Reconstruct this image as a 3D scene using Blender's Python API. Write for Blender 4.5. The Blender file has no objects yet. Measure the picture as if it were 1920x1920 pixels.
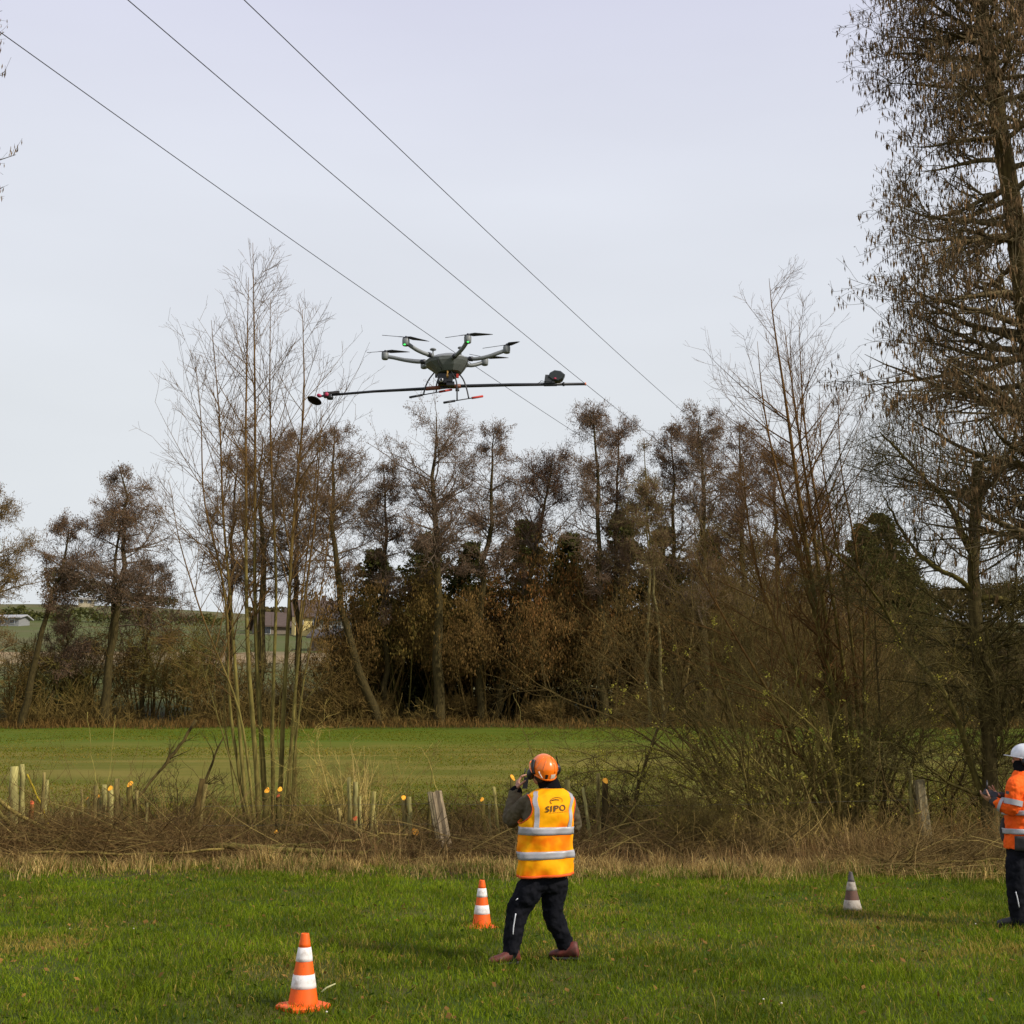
import bpy, math, random
import numpy as np
from mathutils import Vector, Matrix

# ------------------------------------------------------------------ camera, sky, sun
SC = bpy.context.scene
COL = SC.collection
F = 2400.0                                   # focal length in photo pixels (1920 px wide)
PITCH = math.atan(445 / F)
CAMZ = 1.8
cam_d = bpy.data.cameras.new('camera')
cam_d.lens = 45.0; cam_d.sensor_width = 36.0; cam_d.clip_start = 0.1; cam_d.clip_end = 6000
cam = bpy.data.objects.new('camera', cam_d); COL.objects.link(cam)
cam.location = (0, 0, CAMZ); cam.rotation_euler = (math.pi / 2 + PITCH, 0, 0)
SC.camera = cam

SUN_EL, SUN_AZ = math.radians(36), math.radians(118)      # azimuth clockwise from +Y: sun to the right, a little behind
w = bpy.data.worlds.new('World'); SC.world = w; w.use_nodes = True
nt = w.node_tree; nt.nodes.clear()
def wn(t, **k):
    n = nt.nodes.new(t)
    for a, b in k.items(): setattr(n, a, b)
    return n
out = wn('ShaderNodeOutputWorld'); bg = wn('ShaderNodeBackground')
sky = wn('ShaderNodeTexSky', sky_type='NISHITA', sun_disc=False, sun_elevation=SUN_EL, sun_rotation=SUN_AZ)
tc = wn('ShaderNodeTexCoord'); sx = wn('ShaderNodeSeparateXYZ')
nt.links.new(tc.outputs['Generated'], sx.inputs[0])
rmp = wn('ShaderNodeValToRGB')                # thin even high cloud: pale at the horizon, a little bluer upward
e = rmp.color_ramp.elements
e[0].position = 0.0; e[0].color = (0.75, 0.775, 0.785, 1)
e[1].position = 1.0; e[1].color = (0.58, 0.60, 0.80, 1)
m = e.new(0.26); m.color = (0.78, 0.81, 0.845, 1)
m = e.new(0.41); m.color = (0.80, 0.83, 0.91, 1)
m = e.new(0.55); m.color = (0.70, 0.71, 0.86, 1)
nt.links.new(sx.outputs[2], rmp.inputs[0])
nz = wn('ShaderNodeTexNoise'); nz.inputs['Scale'].default_value = 1.6; nz.inputs['Detail'].default_value = 4
mp = wn('ShaderNodeMapping'); mp.inputs['Scale'].default_value = (1, 1, 4)
nt.links.new(tc.outputs['Generated'], mp.inputs[0]); nt.links.new(mp.outputs[0], nz.inputs['Vector'])
mr = wn('ShaderNodeMapRange'); mr.inputs[1].default_value = .3; mr.inputs[2].default_value = .7; mr.inputs[3].default_value = 0.945; mr.inputs[4].default_value = 1.045
nt.links.new(nz.outputs[0], mr.inputs[0])
vm = wn('ShaderNodeVectorMath', operation='SCALE'); nt.links.new(rmp.outputs[0], vm.inputs[0]); nt.links.new(mr.outputs[0], vm.inputs[3])
vs = wn('ShaderNodeVectorMath', operation='SCALE'); nt.links.new(sky.outputs[0], vs.inputs[0]); vs.inputs[3].default_value = 0.1
mx = wn('ShaderNodeMixRGB'); mx.inputs[0].default_value = 0.93
nt.links.new(vs.outputs[0], mx.inputs[1]); nt.links.new(vm.outputs[0], mx.inputs[2])
nt.links.new(mx.outputs[0], bg.inputs[0]); bg.inputs[1].default_value = 1.0
nt.links.new(bg.outputs[0], out.inputs[0])

sd = bpy.data.lights.new('sun', 'SUN'); sd.energy = 3.9; sd.angle = math.radians(1.0); sd.color = (1.0, 0.93, 0.82)
sun = bpy.data.objects.new('sun', sd); COL.objects.link(sun)
S = Vector((math.sin(SUN_AZ) * math.cos(SUN_EL), math.cos(SUN_AZ) * math.cos(SUN_EL), math.sin(SUN_EL)))
sun.rotation_euler = S.to_track_quat('Z', 'Y').to_euler(); sun.location = (40, -30, 60)
SC.view_settings.view_transform = 'Standard'; SC.view_settings.look = 'None'
SC.view_settings.exposure = 0.0; SC.view_settings.gamma = 1.0; SC.view_settings.use_curve_mapping = False
SC.cycles.max_bounces = 6; SC.cycles.transparent_max_bounces = 4

# ------------------------------------------------------------------ helpers: geometry
CT, ST = math.cos(PITCH), math.sin(PITCH)
def PW(px, py, Y):
    """world point at world depth Y along the ray of a photo pixel"""
    a, b = (px - 960) / F, -(py - 960) / F
    y, z = CT - ST * b, ST + CT * b
    return np.array([a * Y / y, Y, CAMZ + z * Y / y])
def smooth01(t): t = np.clip(t, 0, 1); return t * t * (3 - 2 * t)
def terrain(x, y):
    x = np.asarray(x, float); y = np.asarray(y, float)
    z = np.clip((y - 27) * 0.0594, 0, 2.85)
    hill = 0.139 * (1 - 0.13 * smooth01((x + 130) / 110) * smooth01((y - 120) / 200))
    z = z + np.where(y > 75, (np.minimum(y, 350) - 75) * hill, 0)
    z = z - np.where(y > 350, (y - 350) * 0.02, 0)
    return z
def hz(x, y): return float(terrain(x, y))
_lat = {}
def vnoise(x, y, scale, seed=0):
    if seed not in _lat: _lat[seed] = np.random.RandomState(seed + 77).rand(256, 256)
    L = _lat[seed]; u = np.asarray(x) / scale + 1000.3; v = np.asarray(y) / scale + 1000.7
    i = np.floor(u).astype(int); j = np.floor(v).astype(int); fu = smooth01(u - i); fv = smooth01(v - j)
    g = lambda a, b: L[a % 256, b % 256]
    return (g(i, j) * (1 - fu) + g(i + 1, j) * fu) * (1 - fv) + (g(i, j + 1) * (1 - fu) + g(i + 1, j + 1) * fu) * fv
def nrm(a): return a / np.maximum(np.linalg.norm(a, axis=-1, keepdims=True), 1e-9)

class Geo:
    def __init__(s): s.V = []; s.Fc = []; s.C = []; s.n = 0
    def add(s, V, faces, col=(0.5, 0.5, 0.5)):
        V = np.asarray(V, float).reshape(-1, 3); col = np.asarray(col, float)
        if col.ndim == 1: col = np.tile(col, (len(V), 1))
        s.V.append(V); s.C.append(col)
        for f in faces:
            f = np.asarray(f)
            if len(f): s.Fc.append(f + s.n)
        s.n += len(V)
        return s
    def tube(s, P, R, S=6, cap=False, col=(0.5, 0.5, 0.5)):
        P = np.asarray(P, float); R = np.asarray(R, float)
        if P.ndim == 2: P = P[None]; R = R[None]
        N, K = R.shape
        T = np.empty_like(P); T[:, 1:-1] = P[:, 2:] - P[:, :-2]; T[:, 0] = P[:, 1] - P[:, 0]; T[:, -1] = P[:, -1] - P[:, -2]
        T = nrm(T)
        D = nrm(P[:, -1] - P[:, 0]); ref = np.where(np.abs(D[:, 2:3]) > 0.8, np.array([[1., 0.02, 0]]), np.array([[0.02, 0, 1.]]))
        U = nrm(np.cross(T, ref[:, None, :])); W = np.cross(T, U)
        a = np.arange(S) * 2 * math.pi / S
        V = P[:, :, None] + R[:, :, None, None] * (U[:, :, None] * np.cos(a)[None, None, :, None] + W[:, :, None] * np.sin(a)[None, None, :, None])
        base = (np.arange(N) * K * S)[:, None, None] + (np.arange(K - 1) * S)[None, :, None]
        i = np.arange(S)[None, None]; j = (np.arange(S) + 1)[None, None] % S
        Q = np.stack([base + i, base + j, base + S + j, base + S + i], -1).reshape(-1, 4)
        col = np.asarray(col, float)
        if col.ndim == 2: col = np.repeat(col, K * S, 0)
        elif col.ndim == 3: col = np.repeat(col.reshape(-1, 3), S, 0)
        fs = [Q[:, ::-1]]
        if cap:
            for n in range(N):
                fs.append((n * K * S + np.arange(S))[None]); fs.append((n * K * S + (K - 1) * S + np.arange(S)[::-1])[None])
        return s.add(V, fs, col)
    def box(s, c, size, R=None, col=(0.5, 0.5, 0.5), taper=1.0):
        h = np.array(size) / 2
        V = np.array([[x, y, z] for z in (-1, 1) for y in (-1, 1) for x in (-1, 1)], float)
        V[V[:, 2] > 0, :2] *= taper
        V = V * h
        if R is not None: V = V @ np.array(R).T
        return s.add(V + np.array(c), [np.array([[0, 2, 3, 1], [4, 5, 7, 6], [0, 1, 5, 4], [2, 6, 7, 3], [0, 4, 6, 2], [1, 3, 7, 5]])], col)
    def rings(s, Rg, cap=True, col=(0.5, 0.5, 0.5), closed=True):
        Rg = np.asarray(Rg, float); K, S = Rg.shape[:2]
        q = []
        for k in range(K - 1):
            for i in range(S if closed else S - 1):
                j = (i + 1) % S
                q.append([k * S + i, k * S + j, (k + 1) * S + j, (k + 1) * S + i])
        fs = [np.array(q)]
        if cap: fs += [np.arange(S)[::-1][None], ((K - 1) * S + np.arange(S))[None]]
        return s.add(Rg, fs, col)
    def lathe(s, prof, c=(0, 0, 0), S=16, R=None, col=(0.5, 0.5, 0.5), cap=True):
        a = np.arange(S) * 2 * math.pi / S
        Rg = np.array([[[r * math.cos(t), r * math.sin(t), z] for t in a] for r, z in prof])
        if R is not None: Rg = Rg @ np.array(R).T
        return s.rings(Rg + np.array(c), cap, col)
    def ellip(s, c, rad, R=None, S=16, K=9, col=(0.5, 0.5, 0.5), lat0=-1.5, lat1=1.5):
        a = np.arange(S) * 2 * math.pi / S; l = np.linspace(lat0, lat1, K)
        Rg = np.array([[[rad[0] * math.cos(b) * math.cos(t), rad[1] * math.cos(b) * math.sin(t), rad[2] * math.sin(b)] for t in a] for b in l])
        if R is not None: Rg = Rg @ np.array(R).T
        return s.rings(Rg + np.array(c), True, col)
    def build(s, name, mat, parent=None, origin=(0, 0, 0), smooth=True, kind=None):
        V = np.concatenate(s.V) - np.array(origin, float)
        me = bpy.data.meshes.new(name)
        groups = s.Fc
        nl = sum(f.size for f in groups); nf = sum(len(f) for f in groups)
        me.vertices.add(len(V)); me.vertices.foreach_set('co', V.astype(np.float32).ravel())
        me.loops.add(nl); me.polygons.add(nf)
        me.loops.foreach_set('vertex_index', np.concatenate([f.ravel() for f in groups]).astype(np.int32))
        ls = []; o = 0
        for f in groups:
            ls.append(o + np.arange(len(f)) * f.shape[1]); o += f.size
        me.polygons.foreach_set('loop_start', np.concatenate(ls).astype(np.int32))
        try: me.polygons.foreach_set('loop_total', np.concatenate([np.full(len(f), f.shape[1]) for f in groups]).astype(np.int32))
        except Exception: pass
        me.update(calc_edges=True)
        me.polygons.foreach_set('use_smooth', np.full(nf, smooth))
        at = me.attributes.new('col', 'FLOAT_COLOR', 'POINT')
        C = np.concatenate(s.C); at.data.foreach_set('color', np.concatenate([C, np.ones((len(C), 1))], 1).astype(np.float32).ravel())
        me.materials.append(mat)
        o = bpy.data.objects.new(name, me); COL.objects.link(o)
        if parent is not None: o.parent = parent
        else: o.location = origin
        if kind: o['kind'] = kind
        return o

def thing(name, label, cat, loc=(0, 0, 0), group=None):
    o = bpy.data.objects.new(name, None); COL.objects.link(o); o.location = tuple(float(v) for v in loc)
    o.empty_display_size = 0.2; o['label'] = label; o['category'] = cat
    if group: o['group'] = group
    return o
def tag(o, label, cat, group=None, kind=None):
    o['label'] = label; o['category'] = cat
    if group: o['group'] = group
    if kind: o['kind'] = kind
    return o

# ------------------------------------------------------------------ helpers: materials
def newmat(name):
    m = bpy.data.materials.new(name); m.use_nodes = True; m.node_tree.nodes.clear(); return m
class NT:
    def __init__(s, m): s.t = m.node_tree
    def n(s, t, inp=None, **k):
        n = s.t.nodes.new(t)
        for a, b in k.items(): setattr(n, a, b)
        for a, b in (inp or {}).items():
            if isinstance(b, tuple) and len(b) == 2 and hasattr(b[0], 'outputs'): s.t.links.new(b[0].outputs[b[1]], n.inputs[a])
            elif hasattr(b, 'outputs'): s.t.links.new(b.outputs[0], n.inputs[a])
            else: n.inputs[a].default_value = b
        return n
def c4(c): return (c[0], c[1], c[2], 1)
def mat_attr(name, rough=0.9, nscale=14.0, lo=0.75, hi=1.25, bump=0.4, transl=0.0, spec=0.2, stretch=(1, 1, 1), tint=(1.04, 1.0, 0.5)):
    """base colour = the mesh's own 'col' attribute times fine noise"""
    m = newmat(name); g = NT(m)
    at = g.n('ShaderNodeAttribute', attribute_name='col'); tc = g.n('ShaderNodeTexCoord')
    mp = g.n('ShaderNodeMapping', {0: (tc, 'Object'), 'Scale': stretch})
    nz = g.n('ShaderNodeTexNoise', {'Vector': mp, 'Scale': nscale, 'Detail': 4.0})
    mr = g.n('ShaderNodeMapRange', {0: nz, 1: 0.3, 2: 0.7, 3: lo, 4: hi})
    sc = g.n('ShaderNodeVectorMath', {0: (at, 'Color'), 3: mr}, operation='SCALE')
    sc = g.n('ShaderNodeVectorMath', {0: sc, 1: tint}, operation='MULTIPLY')
    p = g.n('ShaderNodeBsdfPrincipled', {'Base Color': sc, 'Roughness': rough, 'Specular IOR Level': spec})
    if bump: p.inputs['Normal'].default_value; g.t.links.new(g.n('ShaderNodeBump', {'Height': nz, 'Strength': bump, 'Distance': 0.01}).outputs[0], p.inputs['Normal'])
    fin = p
    if transl:
        tr = g.n('ShaderNodeBsdfTranslucent', {'Color': sc}); fin = g.n('ShaderNodeMixShader', {0: transl, 1: p, 2: tr})
    g.n('ShaderNodeOutputMaterial', {0: fin}); return m
def mat_plain(name, c, c2=None, rough=0.6, nscale=20.0, bump=0.0, spec=0.4, metal=0.0, emit=None, coat=0.0, fine=None):
    m = newmat(name); g = NT(m); c2 = c2 or tuple(v * 0.8 for v in c)
    tc = g.n('ShaderNodeTexCoord')
    nz = g.n('ShaderNodeTexNoise', {'Vector': (tc, 'Object'), 'Scale': nscale, 'Detail': 5.0})
    rp = g.n('ShaderNodeMapRange', {0: nz, 1: 0.35, 2: 0.65})
    mx = g.n('ShaderNodeMixRGB', {0: rp, 1: c4(c), 2: c4(c2)})
    p = g.n('ShaderNodeBsdfPrincipled', {'Base Color': mx, 'Roughness': rough, 'Specular IOR Level': spec, 'Metallic': metal, 'Coat Weight': coat})
    if emit: p.inputs['Emission Color'].default_value = c4(emit[0]); p.inputs['Emission Strength'].default_value = emit[1]
    if bump:
        h = nz if not fine else g.n('ShaderNodeTexNoise', {'Vector': (tc, 'Object'), 'Scale': fine, 'Detail': 3.0})
        g.t.links.new(g.n('ShaderNodeBump', {'Height': h, 'Strength': bump, 'Distance': 0.01}).outputs[0], p.inputs['Normal'])
    g.n('ShaderNodeOutputMaterial', {0: p}); return m

M_blade = mat_attr('grass_blade', 0.75, 3.0, 0.85, 1.15, 0, 0.35, 0.15)
M_bark = mat_attr('bark', 0.9, 16.0, 0.55, 1.45, 0.6, 0, 0.15, (1, 1, 0.25))
M_twig = mat_attr('twig', 0.85, 4.0, 0.85, 1.15, 0, 0, 0.15)
M_cat = mat_attr('catkin', 0.8, 3.0, 0.75, 1.25, 0, 0.2, 0.15, tint=(1, 1, .8))
M_leafy = mat_attr('leaf', 0.8, 3.0, 0.75, 1.25, 0, 0.25, 0.15)
M_cutwood = mat_plain('cut_wood', (1.0, 0.50, 0.03), (1.0, 0.36, 0.02), 0.7, 30, 0.3)
M_oldwood = mat_attr('weathered_wood', 0.9, 22.0, 0.6, 1.35, 0.8, 0, 0.2, (1, 1, 0.12), tint=(1, 1, .85))

# ------------------------------------------------------------------ ground
def ground_material():
    m = newmat('ground'); g = NT(m)
    geo = g.n('ShaderNodeNewGeometry'); sep = g.n('ShaderNodeSeparateXYZ', {0: (geo, 'Position')})
    def noise(s, d=4.0, st=(1, 1, 1)):
        mp = g.n('ShaderNodeMapping', {0: (geo, 'Position'), 'Scale': st})
        return g.n('ShaderNodeTexNoise', {'Vector': mp, 'Scale': s, 'Detail': d})
    wob = g.n('ShaderNodeMath', {0: noise(0.35), 1: 0.5}, operation='SUBTRACT')
    def band(edge, width, amp):      # 0 before the edge, 1 behind it, along the depth of the field
        a = g.n('ShaderNodeMath', {0: wob, 1: amp}, operation='MULTIPLY')
        b = g.n('ShaderNodeMath', {0: (sep, 1), 1: a}, operation='ADD')
        return g.n('ShaderNodeMapRange', {0: b, 1: edge - width / 2, 2: edge + width / 2})
    def mix(f, a, b): return g.n('ShaderNodeMixRGB', {0: f, 1: a, 2: b})
    def ramp(nn, lo, hi): return g.n('ShaderNodeMapRange', {0: nn, 1: lo, 2: hi})
    lawn = mix(ramp(noise(0.9), 0.4, 0.65), c4((0.045, 0.068, 0.008)), c4((0.085, 0.08, 0.02)))
    litter = mix(ramp(noise(3.0), 0.35, 0.65), c4((0.06, 0.038, 0.018)), c4((0.02, 0.014, 0.007)))
    mead = mix(ramp(noise(0.5, 6, (0.25, 1, 1)), 0.4, 0.62), c4((0.105, 0.108, 0.011)), c4((0.18, 0.148, 0.028)))
    mead = mix(g.n('ShaderNodeMath', {0: ramp(noise(9.0, 3, (0.5, 1, 1)), 0.35, 0.7), 1: 0.2}, operation='MULTIPLY'), mead, c4((0.08, 0.078, 0.009)))
    green = mix(ramp(noise(1.2, 5, (0.2, 1, 1)), 0.4, 0.65), c4((0.075, 0.115, 0.008)), c4((0.11, 0.125, 0.012)))
    floor = mix(ramp(noise(1.5), 0.35, 0.65), c4((0.06, 0.042, 0.014)), c4((0.05, 0.06, 0.010)))
    far = mix(ramp(noise(0.05, 5, (0.4, 1, 1)), 0.42, 0.6), c4((0.085, 0.10, 0.028)), c4((0.115, 0.105, 0.045)))
    tan = mix(ramp(noise(0.12, 5), 0.35, 0.65), c4((0.27, 0.19, 0.10)), c4((0.18, 0.14, 0.07)))
    c = mix(band(19.5, 1.6, 5.0), lawn, litter)
    c = mix(band(30.5, 4, 6), c, mead)
    c = mix(band(60, 7, 8), c, green)
    c = mix(band(76.5, 1.5, 3), c, floor)
    c = mix(band(86, 6, 6), c, far)
    c = mix(band(128, 2, 8), c, tan)
    c = mix(band(146, 2, 8), c, far)
    fine = noise(30.0, 4); fm = g.n('ShaderNodeMapRange', {0: fine, 1: 0.3, 2: 0.7, 3: 0.85, 4: 1.15})
    sc = g.n('ShaderNodeVectorMath', {0: c, 3: fm}, operation='SCALE')
    p = g.n('ShaderNodeBsdfPrincipled', {'Base Color': sc, 'Roughness': 0.95, 'Specular IOR Level': 0.1})
    g.t.links.new(g.n('ShaderNodeBump', {'Height': fine, 'Strength': 0.35, 'Distance': 0.02}).outputs[0], p.inputs['Normal'])
    g.n('ShaderNodeOutputMaterial', {0: p}); return m
ys = np.concatenate([np.linspace(-40, 4, 10), np.arange(5, 34, 0.25), np.arange(34, 100, 1.0), np.arange(100, 360, 6.0), np.array([400, 500, 700, 1000, 1500, 2500, 4000])])
xs = np.concatenate([np.array([-3000, -1500, -800, -400, -250]), np.arange(-180, -20, 8.0), np.arange(-20, 20.1, 0.4), np.arange(26, 180, 8.0), np.array([250, 400, 800, 1500, 3000])])
X, Yg = np.meshgrid(xs, ys)
Z = terrain(X, Yg) + np.where((Yg > 5) & (Yg < 33) & (abs(X) < 20), (vnoise(X, Yg, 0.7, 1) - 0.5) * 0.03 + (vnoise(X, Yg, 2.5, 2) - 0.5) * 0.06, 0)
Z = Z + np.where(Yg > 34, (vnoise(X, Yg, 6, 3) - 0.5) * 0.12, 0)
ny, nx = X.shape
idx = np.arange(ny * nx).reshape(ny, nx)
g = Geo(); g.add(np.stack([X, Yg, Z], -1), [np.stack([idx[:-1, :-1], idx[:-1, 1:], idx[1:, 1:], idx[1:, :-1]], -1).reshape(-1, 4)])
ground = g.build('ground', ground_material(), kind='structure')
def gz(x, y):
    """ground height incl. the small relief"""
    x = np.asarray(x, float); y = np.asarray(y, float)
    return terrain(x, y) + np.where((y > 5) & (y < 33), (vnoise(x, y, 0.7, 1) - 0.5) * 0.03 + (vnoise(x, y, 2.5, 2) - 0.5) * 0.06, 0)

# ------------------------------------------------------------------ grass
def blades(g, x, y, h, wd, lean, col, rng, z0=None):
    N = len(x); z = gz(x, y) if z0 is None else z0
    a = rng.rand(N) * 2 * math.pi; b = rng.rand(N) * 2 * math.pi
    B = np.stack([x, y, z - 0.01], -1)
    L = np.stack([np.cos(a), np.sin(a), np.zeros(N)], -1) * (lean * h)[:, None]
    Wv = np.stack([np.cos(b), np.sin(b), np.zeros(N)], -1) * (wd / 2)[:, None]
    up = np.array([0, 0, 1.0])
    Mid = B + up * (h * 0.6)[:, None] + L * 0.35; Tip = B + up * (h * np.sqrt(np.clip(1 - lean ** 2 * 0.6, 0.1, 1)))[:, None] + L
    V = np.stack([B - Wv, B + Wv, Mid + Wv * 0.8, Mid - Wv * 0.8, Tip], 1)
    o = np.arange(N) * 5
    g.add(V, [np.stack([o, o + 1, o + 2, o + 3], -1), np.stack([o + 3, o + 2, o + 4], -1)], np.repeat(col, 5, 0))
rng = np.random.RandomState(5)
# lawn between camera and hedge: sampled so that density falls with distance
N = 320000
yy = 8.0 + 12.6 * rng.rand(N) ** 1.15
xx = (rng.rand(N) * 2 - 1) * (yy * 0.47 + 3.0)
patch = vnoise(xx, yy, 1.3, 11) * 0.6 + vnoise(xx, yy, 0.4, 12) * 0.4           # dry patches
patch2 = vnoise(xx, yy, 0.8, 13) * 0.5 + vnoise(xx, yy, 0.25, 18) * 0.5
dryband = 0.23 * np.exp(-((yy - 12.2) / 0.9) ** 2) + 0.18 * np.exp(-((yy - 10.6) / 0.5) ** 2) + 0.35 * smooth01((yy - 17.6) / 2.2)
pd = np.clip((patch - 0.56) * 2.1 + dryband * .9, 0.06, 0.75)
dry = rng.rand(N) < pd
G1, G2 = np.array([0.070, 0.118, 0.005]), np.array([0.205, 0.265, 0.017])
D1, D2 = np.array([0.40, 0.33, 0.12]), np.array([0.28, 0.19, 0.075])
t = rng.rand(N, 1); colr = np.where(dry[:, None], D1 * (1 - t) + D2 * t, (G1 * (1 - t ** 1.5) + G2 * t ** 1.5) * (0.55 + 0.9 * (vnoise(xx, yy, .55, 26) * .6 + vnoise(xx, yy, 1.7, 27) * .4))[:, None])
h = (0.026 + 0.045 * rng.rand(N)) * (0.35 + 1.4 * patch2) * np.where(rng.rand(N) < 0.02, 1.9, 1); h = h * np.where(dry, 0.95, 1)
wd = 0.0035 + 0.003 * rng.rand(N) + 0.00012 * yy * 1.5
g = Geo(); blades(g, xx, yy, h * 1.25, wd, 0.25 + 0.7 * rng.rand(N), colr, rng)
tag(g.build('grass', M_blade, smooth=False), 'short green lawn grass with straw coloured patches under the cones and the men', 'grass', kind='stuff')
# fallen leaves and broad leaved weeds in the lawn
N = 2600; yl = 8.4 + 12 * rng.rand(N); xl = (rng.rand(N) * 2 - 1) * (yl * .45 + .8); s = (.010 + .012 * rng.rand(N))[:, None]; a_ = rng.rand(N) * 6.28
pos = np.stack([xl, yl, gz(xl, yl) + .015 + .03 * rng.rand(N)], -1); A = np.stack([np.cos(a_), np.sin(a_), rng.randn(N) * .4], -1); B = np.stack([-np.sin(a_), np.cos(a_), rng.randn(N) * .4], -1)
V = np.stack([pos - A * s * 1.5, pos + B * s, pos + A * s * 1.5, pos - B * s], 1); o = np.arange(N) * 4; wd_ = rng.rand(N, 1) < .45
g = Geo(); g.add(V, [np.stack([o, o + 1, o + 2, o + 3], -1)], np.repeat(np.where(wd_, [0.05, .10, .012], [0.22, .12, .06]) * (.5 + .9 * rng.rand(N, 1)), 4, 0))
tag(g.build('leaf_litter', M_leafy, smooth=False), 'scattered brown leaves and small broad leaved weeds in the lawn', 'leaves', kind='stuff')
# straw coloured fringe in front of the hedge
N = 110000
xx = (rng.rand(N) * 2 - 1) * 13.5
edge = 19.2 + (vnoise(xx, xx * 0, 1.9, 14) - 0.5) * 3.0 + (vnoise(xx, xx * 0, 0.45, 15) - .5) * 1.6 + np.where(xx > 2.2, 0.5, 0)
yy = edge + np.abs(rng.randn(N)) * 1.2 - 0.2 - 0.8 * (rng.rand(N) < .12)
t = rng.rand(N, 1); t2 = rng.rand(N, 1)
straw = (np.array([0.66, 0.50, 0.36]) * (1 - t) + np.array([0.25, 0.15, 0.09]) * t) * (0.55 + 0.6 * t2) * (.55 + .9 * vnoise(xx, yy, .5, 28))[:, None]
gr = (rng.rand(N) < 0.25 * (yy < edge + 0.5))[:, None]
colr = np.where(gr, np.array([0.08, 0.13, 0.015]), straw)
tuft = vnoise(xx, yy, 0.22, 16)
keep = rng.rand(N) < 0.25 + 1.2 * (tuft - 0.3)
h = (0.04 + 0.18 * rng.rand(N)) * (0.1 + tuft * 1.6) * (.6 + .8 * vnoise(xx, yy, .9, 29))
g = Geo(); blades(g, xx[keep], yy[keep], h[keep], 0.007 + 0.004 * rng.rand(keep.sum()), 0.2 + 0.7 * rng.rand(keep.sum()), colr[keep], rng)
tag(g.build('dry_grass', M_blade, smooth=False), 'straw coloured dry grass fringe along the foot of the cut hedge', 'dry grass', kind='stuff')
# tall dead stalks and brambles in and behind the hedge line
N = 58000
xx = (rng.rand(N) * 2 - 1) * 15.5; yy = 20.8 + rng.rand(N) ** 1.4 * 6.7
dens = vnoise(xx, yy, 1.5, 17)
keep = rng.rand(N) < (0.25 + 1.1 * (dens - 0.25)) * np.where((xx < 0) & (yy < 23.6), .35, 1); xx, yy = xx[keep], yy[keep]; N = len(xx)
t = rng.rand(N, 1); colr = (np.array([0.46, 0.32, 0.25]) * (1 - t) + np.array([0.12, 0.055, 0.035]) * t) * (.6 + .6 * rng.rand(N, 1))
h = (0.10 + 0.40 * rng.rand(N) ** 2.0) * (.5 + dens[keep]) * np.where(xx > 2, 1.2, 1.0) * np.where((xx > -3.0) & (xx < -1.4), 1.35, 1)
g = Geo(); blades(g, xx, yy, h, 0.008 + 0.006 * rng.rand(N), 0.15 + 0.8 * rng.rand(N), colr, rng)
tag(g.build('dead_stalks', M_blade, smooth=False), 'tangle of dead brown stalks and grasses in the hedge line', 'dead stalks', kind='stuff')
# meadow behind the hedge
N = 120000
yy = 27 + 50 * rng.rand(N) ** 1.3; xx = (rng.rand(N) * 2 - 1) * (yy * 0.44 + 1)
band = smooth01((yy + (vnoise(xx, yy, 9, 19) - .5) * 8 - 58) / 8)[:, None]
pn = vnoise(xx * 0.4, yy, 2.2, 20)[:, None]; t = rng.rand(N, 1)
dryc = (rng.rand(N, 1) < (0.12 + 0.95 * np.clip(pn - .25, 0, 1)) * (1 - 0.85 * band))
colr = np.where(dryc, np.array([0.25, 0.19, 0.05]) * (0.6 + 0.7 * t), np.array([0.118, 0.132, 0.010]) * (0.8 + 0.5 * t))
h = (0.02 + 0.045 * rng.rand(N)) * (1 + 0.8 * (yy < 34))
g = Geo(); blades(g, xx, yy, h, 0.012 + 0.0005 * yy, 0.3 + 0.6 * rng.rand(N), colr, rng, z0=terrain(xx, yy))
tag(g.build('meadow_grass', M_blade, smooth=False), 'olive and bright green grass of the meadow behind the hedge', 'grass', kind='stuff')
# pale rank grass at the foot of the tree line
N = 26000
xx = (rng.rand(N) * 2 - 1) * 42; yy = 76 + rng.rand(N) * 3 + (vnoise(xx, xx * 0, 4, 21) - .5) * 1.2
t = rng.rand(N, 1); colr = np.array([0.26, 0.155, 0.08]) * (1 - t) + np.array([0.08, 0.05, 0.025]) * t; kk = vnoise(xx, yy, 2.5, 24) * .7 + vnoise(xx, yy, .7, 25) * .5 > rng.rand(N) * 1.1; xx, yy, colr = xx[kk], yy[kk], colr[kk]; N = len(xx)
g = Geo(); blades(g, xx, yy, 0.12 + 0.55 * rng.rand(N) ** 2, np.full(N, 0.04), 0.2 + 0.6 * rng.rand(N), colr, rng, z0=terrain(xx, yy))
tag(g.build('rank_grass', M_blade, smooth=False), 'pale brown rank grass at the foot of the far tree line', 'dry grass', kind='stuff')

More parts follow.
